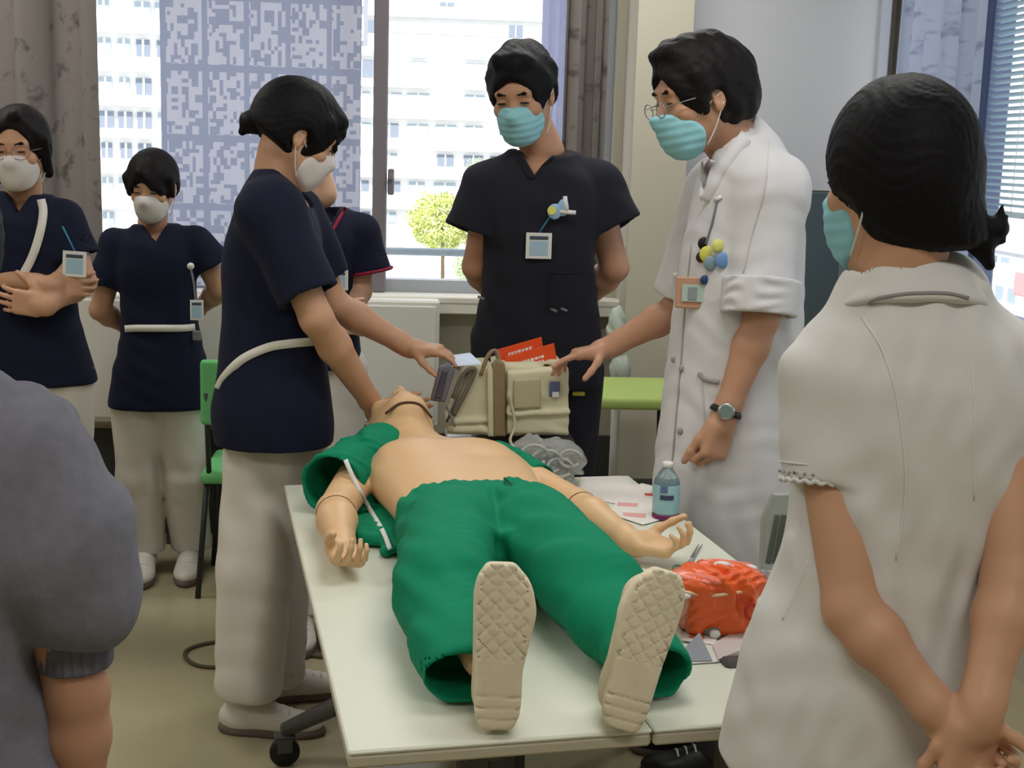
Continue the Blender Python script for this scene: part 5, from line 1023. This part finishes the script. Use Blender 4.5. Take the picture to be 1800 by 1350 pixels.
# ------------------------------------------------------------------ nurse hidden behind the main nurse, red trimmed top
def hidden_nurse():
    Y = 4.05; H = Fr(at(549, 252, Y-.0), 176, 4, 0, .86); neck = at(566, 340, Y+.02); sL, sR = at(500, 392, Y), at(634, 394, Y)
    rows = [(640, 480, 634, Y, .12), (560, 490, 626, Y, .12), (480, 494, 622, Y, .12), (420, 500, 632, Y, .115), (390, 506, 630, Y, .09), (366, 532, 606, Y, .06)]
    def hf(H, p):
        F = hairfield(H, 'short', .014, front=.05, nape=-.06)
        for q in (-1, 1): F.cone(H.p(q*.08, .035, .045), H.p(q*.08, .02, -.02), .015, .009, .015)
        strands(F, H, .0012, 74, 7); F.build('hair', HAIR2, p, .005)
    arms = ((sL, at(486, 500, Y), at(580, 560, Y-.15)), (sR, at(632, 512, Y), at(592, 585, Y-.15)))
    legs = [(at(530, 650, Y), at(530, 850, Y), V(at(530, 850, Y)[0], Y, .08)), (at(592, 650, Y), at(590, 850, Y), V(at(586, 850, Y)[0], Y+.02, .08))]
    p, tt, C = front_tunic_nurse(Y, 'person in navy top with crimson trim, mostly hidden behind the bending nurse', H, neck, (sL, sR), rows, arms, ((sL, at(486, 460, Y)), (sR, at(648, 474, Y))), (at(580, 402, Y), at(540, 330, Y), at(606, 345, Y)), 1, legs, SK1, hf, MASKW, 1.0, 101)
    RT = mat('trim_crimson', (140, 24, 52), .7); ribbon(C, [(545, 362), (562, 386), (580, 408), (594, 388), (607, 364)], .010, Y, 'neckline_trim', RT, tt)
    s0, b0 = sR, at(648, 474, Y); d = nrm(b0-s0); x = nrm(np.cross(d, V(0, 1, 0))); y = np.cross(d, x); MB().tube([b0+d*.004+(x*math.cos(a)+y*math.sin(a))*.0715 for a in np.linspace(0, 6.2832, 28)], .005, 6).build('sleeve_trim', RT, tt, True)
    for a in legs: shoe(p, (a[2][0], a[2][1]-.02), (.1, -1))
    badge(p, at(594, 492, Y-.13), (0, -1, .05), (0, 0, 1), .06, .06, at(590, 470, Y-.128), label='pale blue identity card')
hidden_nurse()
# ------------------------------------------------------------------ nurse from behind at the right, hands clasped behind the back
def right_nurse():
    Y = 1.62; p = thing('person', (at(1560, 700, Y)[0], Y, 0), 'person in cream white tunic seen from behind, low ponytail, hands clasped behind', 'person')
    H = Fr(at(1584, 318, Y), 32, 6, 0, .93); neck = at(1580, 470, Y+.0)
    rows = [(1400, 1262, 1690, Y, .135), (1330, 1278, 1690, Y, .135), (1200, 1308, 1702, Y, .13), (1080, 1352, 1700, Y, .115), (1000, 1385, 1702, Y, .11), (900, 1405, 1740, Y, .115), (800, 1412, 1776, Y, .12), (700, 1420, 1796, Y, .122), (620, 1440, 1784, Y, .11), (560, 1476, 1748, Y, .088), (505, 1530, 1680, Y, .060)]
    F = Field(); F.loft(sil(rows[4:]), grow=-.012, k=0); head_skin(F, H, neck, .053)
    sL, eL, wL = at(1452, 690, Y), at(1497, 1070, Y-.10), at(1650, 1252, Y-.17); sR, eR, wR = at(1770, 660, Y-.02), at(1776, 1020, Y-.12), at(1722, 1256, Y-.195)
    F.cone(sL, sR, .045, .045, .03); arm(F, sL, eL, wL, .92, (.052, .0395, .026)); arm(F, sR, eR, wR, .92, (.043, .038, .027))
    hand(F, wL, V(.75, -.05, -.62), V(.4, -.9, .1), V(.6, -.2, .7), .86, (62, 66, 68, 70), spread=.02, thumb=(.9, .45, .3)); hand(F, wR, V(-.18, .02, -1), V(0, 1, 0), V(-.95, -.2, .1), .86, (40, 46, 50, 54), spread=.03, thumb=(.9, .35, .2))
    F.build('body', SK3, p, .0038); face_parts(H, p)
    C = Field(); C.loft(sil(rows), k=0, n=2.4)
    C.cone(at(1530, 565, Y), at(1466, 655, Y), .045, .060, .04); C.cone(at(1690, 560, Y), at(1766, 650, Y), .045, .058, .04)
    bL = at(1444, 848, Y-.035); bR = at(1798, 838, Y-.04); sl = at(1458, 665, Y-.01); sr = at(1776, 660, Y-.02); C.cone(sl, bL, .060, .0520, .03); C.cone(sr, bR, .058, .050, .03)
    C.cone(at(1530, 520, Y+.0), at(1665, 500, Y), .045, .042, .03)
    C.disp(folds(.0034, (1, 0, .22), .070, .45, 111)); C.disp(folds(.0014, (.9, 0, -.4), .045, .6, 112)); C.disp(folds(.0012, (.4, .2, 1), .09, .8, 113))
    cutend(C, sl, bL, .053, .0, .03, .009); cutend(C, sr, bR, .053, .0, .03, .009)
    C.cone(neck+V(-.01, .01, -.03), neck+V(-.01, .0, .10), .052, .062, .004, mode='sub')
    C.half(at(1480, 1335, Y), V(0, 0, -1), at(1480, 1335, Y), .3, 'sub', .004)
    tt = C.build('tunic', CREAMF, p, .0045)
    # collar, seams, sleeve lace
    K = Field(); K.loft([(at(1600, 548, Y-.012), .098, .082), (at(1602, 520, Y-.008), .086, .074), (at(1600, 490, Y-.0), .074, .066), (at(1598, 472, Y+.004), .067, .060)], k=0, n=2.2)
    K.cone(neck+V(.0, .0, -.08), neck+V(0, 0, .12), .054, .058, .002, mode='sub'); K.disp(folds(.0012, (1, 0, .5), .08, .7, 114)); K.build('collar', CREAMF, tt, .003); C2 = Field(); C2.ops = C.ops[:1]+[(o[0], o[1], o[2], 'add', 0) if i_ == 0 else o for i_, o in enumerate(K.ops)]
    SEAM = mat('lace_shadow', (150, 146, 150), .8); STI = mat('seam_bright', (222, 220, 217), .8)
    ribbon(C2, [(1500, 560), (1530, 530), (1572, 519), (1620, 515), (1668, 516), (1704, 524)], .0045, Y, 'collar_stitching', SEAM, tt, .0, .001)
    ribbon(C, [(1515, 556), (1556, 626), (1582, 730), (1592, 860), (1574, 985)], .003, Y, 'back_seam', STI, tt, .0, .0008)
    ribbon(C, [(1710, 640), (1714, 760), (1712, 880)], .0025, Y, 'back_seam', STI, tt, .0, .0008)
    lace = MB()
    for (s_, b_, r_) in ((sl, bL, .0535), (sr, bR, .0525)):
        d = nrm(b_-s_); x = nrm(np.cross(d, V(0, 1, 0))); y = np.cross(d, x)
        for k_ in range(30):
            a = k_*2*math.pi/30; lace.lathe(b_-d*.010+(x*math.cos(a)+y*math.sin(a))*r_, [(.0010, -.0008), (.0022, 0), (.0010, .0012)], 6, x*math.cos(a)+y*math.sin(a))
    lace.build('sleeve_eyelets', SEAM, tt, True)
    for (s_, b_, r_) in ((sl, bL, .0515), (sr, bR, .0515)):
        d = nrm(b_-s_); x = nrm(np.cross(d, V(0, 1, 0))); y = np.cross(d, x); MB().tube([b_+d*(-.001+.0016*math.sin(a*24))+(x*math.cos(a)+y*math.sin(a))*r_ for a in np.linspace(0, 6.2832, 140)], .003, 6).build('sleeve_hem', CREAMF, tt, True)
        MB().tube([b_-d*.022+(x*math.cos(a)+y*math.sin(a))*(r_+.0015) for a in np.linspace(0, 6.2832, 40)], .0013, 5).build('sleeve_hem', CREAMF, tt, True)
    ribbon(C, [(1420, 985), (1400, 1040), (1376, 1090)], .004, Y, 'waist_seam', STI, tt, .0, .0008)
    L = Field()
    for hx in (1420, 1580): h_ = at(hx, 1330, Y); L.cone(h_, V(h_[0], Y, .08), .088, .070, .02)
    L.half(V(0, 0, .07), V(0, 0, -1), V(h_[0]-.05, Y, .05), .3, 'sub'); L.disp(folds(.004, (1, 0, .2), .1, .7, 115)); L.build('trousers', TROUS, p, .008)
    for hx in (1420, 1580): shoe(p, (at(hx, 1330, Y)[0], Y-.06), (-.3, 1))
    # hair with parting line and ponytail
    S = 1.0; F = Field(); e = lambda c, r, k=.02, mode='add': F.ell(H.p(*c), V(*r), H.R, k, mode)
    e((0, -.004, .030), (.088, .098, .104)); e((-.006, -.022, -.025), (.074, .074, .078), .03); e((-.03, -.055, -.075), (.045, .045, .038), .03)
    e((0, .150, -.020), (.080, .082, .115), .012, 'sub'); 
    for q in (-1, 1): e((q*.084, .058, -.062), (.030, .045, .045), .012, 'sub')
    F.half(at(1560, 452, Y), nrm(V(.12, -.1, -1)), H.c, .3, 'sub', .015); F.cone(H.p(.02, -.05, .140), H.p(-.0, .06, .143), .004, .004, .006, mode='sub')
    strands(F, H, .0012, 74, 4); F.build('hair', HAIR, p, .0032)
    tc_ = at(1684, 392, Y-.03); Q = Field(); Q.cone(at(1655, 395, Y-.03), tc_, .026, .016, .01); Q.cone(tc_, at(1716, 406, Y-.04), .016, .019, .01); Q.cone(at(1712, 404, Y-.04), at(1756, 400, Y-.05), .017, .011, .01); Q.cone(at(1754, 402, Y-.05), at(1762, 362, Y-.05), .010, .003, .008); Q.cone(at(1716, 410, Y-.04), at(1738, 466, Y-.05), .019, .009, .01); Q.cone(at(1735, 428, Y-.05), at(1764, 424, Y-.05), .007, .002, .006); Q.cone(at(1736, 402, Y-.05), at(1770, 380, Y-.05), .006, .002, .006); spikes(Q, H, .004, 12); Q.build('ponytail', HAIR, p, .0026)
    MB().tube([tc_+V(math.sin(a)*.006, -math.cos(a)*.016, math.sin(a)*.017) for a in np.linspace(0, 6.28, 20)], .0045, 8).build('hair_tie', mat('hair_clip_bronze', (110, 92, 84), .35, metal=.6), p, True)
    F = Field(); Sm = 1.0; g = .008; e2 = lambda c, r, k=.01, mode='add': F.ell(H.p(*c), V(*r), H.R, k, mode)
    mask(H, p, MASKB, label='light blue mask seen from the side', proj=.012)
    # clear pouch with dark contents and printed scraps hanging at the front pocket
    pc = at(1372, 930, Y+.11); F = Field(); slab(F, [(1338, 1010), (1342, 915), (1362, 870), (1400, 868), (1402, 985), (1362, 1012)], Y+.10, .022, .006); F.build('clear_pouch', mat('pouch_clear', (196, 206, 200), .15, .5, trans=.6, alpha=.55), p, .0028, 'clear vinyl pouch holding dark green pens'); 
    for k_, (x0_, x1_) in enumerate(((1356, 1366), (1368, 1378), (1380, 1392))): MB().tube([at(x0_-6, 990, Y+.112), at(x1_, 905, Y+.112)], .0045, 8).build('dark_green_pen', mat('pen_olive', (64, 74, 52), .5), p, True)
right_nurse()
# ------------------------------------------------------------------ grey shirt at the left front edge
def grey_person():
    Y = 1.18; p = thing('person', (at(-60, 900, Y)[0], Y, 0), 'person in grey melange sweatshirt nearest the viewer at the left edge', 'person')
    rows = [(1500, -520, 190, Y+.02, .12), (1350, -500, 152, Y+.02, .12), (1200, -480, 92, Y+.02, .125), (1050, -470, 60, Y, .13), (900, -470, 60, Y, .13), (790, -450, 50, Y, .12), (700, -400, 5, Y, .09), (640, -330, -60, Y, .06)]
    Hc = at(-190, 480, Y); H = Fr(Hc, -20, 15, 0, .95); neck = at(-195, 690, Y)
    F = Field(); F.loft(sil(rows[2:]), grow=-.014, k=0); head_skin(F, H, neck, .052)
    s_ = at(28, 800, Y-.02); e_ = at(128, 1185, Y-.01); w_ = at(60, 1380, Y+.12); s2, e2, w2 = at(-430, 800, Y), at(-520, 1180, Y), at(-440, 1420, Y+.1)
    e_ = at(136, 1215, Y); w_ = at(140, 1480, Y+.02)
    arm(F, s_, e_, w_, .80, (.040, .036, .028)); arm(F, s2, e2, w2, .92, (.044, .038, .028)); hand(F, w_, V(-.3, .5, -.9), V(-1, 0, 0), V(0, 1, 0), .9); hand(F, w2, V(.1, .5, -.9), V(1, 0, 0), V(0, 1, 0), .9)
    F.build('body', SK2, p, .0055); face_parts(H, p)
    C = Field(); C.loft(sil(rows), k=0, n=2.4); C.cone(at(-60, 765, Y), at(22, 800, Y-.01), .050, .058, .05); C.cone(at(22, 800, Y-.01), at(95, 940, Y-.01), .062, .066, .03); C.cone(at(95, 940, Y-.01), at(140, 1040, Y-.01), .066, .052, .03); C.ell(at(160, 1035, Y-.01), (.042, .045, .045), k=.02); C.cone(at(125, 1060, Y-.02), at(185, 1085, Y-.02), .036, .022, .02)
    C.disp(folds(.004, (.7, 0, .7), .10, .6, 121)); C.disp(folds(.002, (1, 0, -.5), .05, .8, 122)); C.build('sweatshirt', GREYF, p, .0055)
    b0, b1 = at(126, 1085, Y), at(134, 1178, Y); G = Field(); G.cone(b0, b1, .036, .0335, 0); d = nrm(b1-b0); G.disp(lambda p: .0012*np.sin((p@V(1, 0, 0))*2*math.pi/.008)); G.half(b1-d*.004, d, b1+d*.03, .06, 'sub', .002); G.build('ribbed_cuff', GREYR, p, .0028)
    L = Field()
    for x in (-330, -60): h_ = at(x, 1480, Y+.02); L.cone(h_, V(h_[0], Y+.02, .07), .085, .06, .02)
    L.half(V(0, 0, .06), V(0, 0, -1), V(h_[0]-.07, Y, .05), .3, 'sub'); L.build('trousers', mat('trouser_dark', (60, 60, 70), .85), p, .009)
    for x in (-330, -60): shoe(p, (at(x, 1480, Y)[0], Y), (.2, 1))
    F = hairfield(H, 'short', .018, front=.05, nape=-.06); strands(F, H, .0012, 74, 8); F.build('hair', HAIR, p, .005); mask(H, p, MASKW, False)
grey_person()
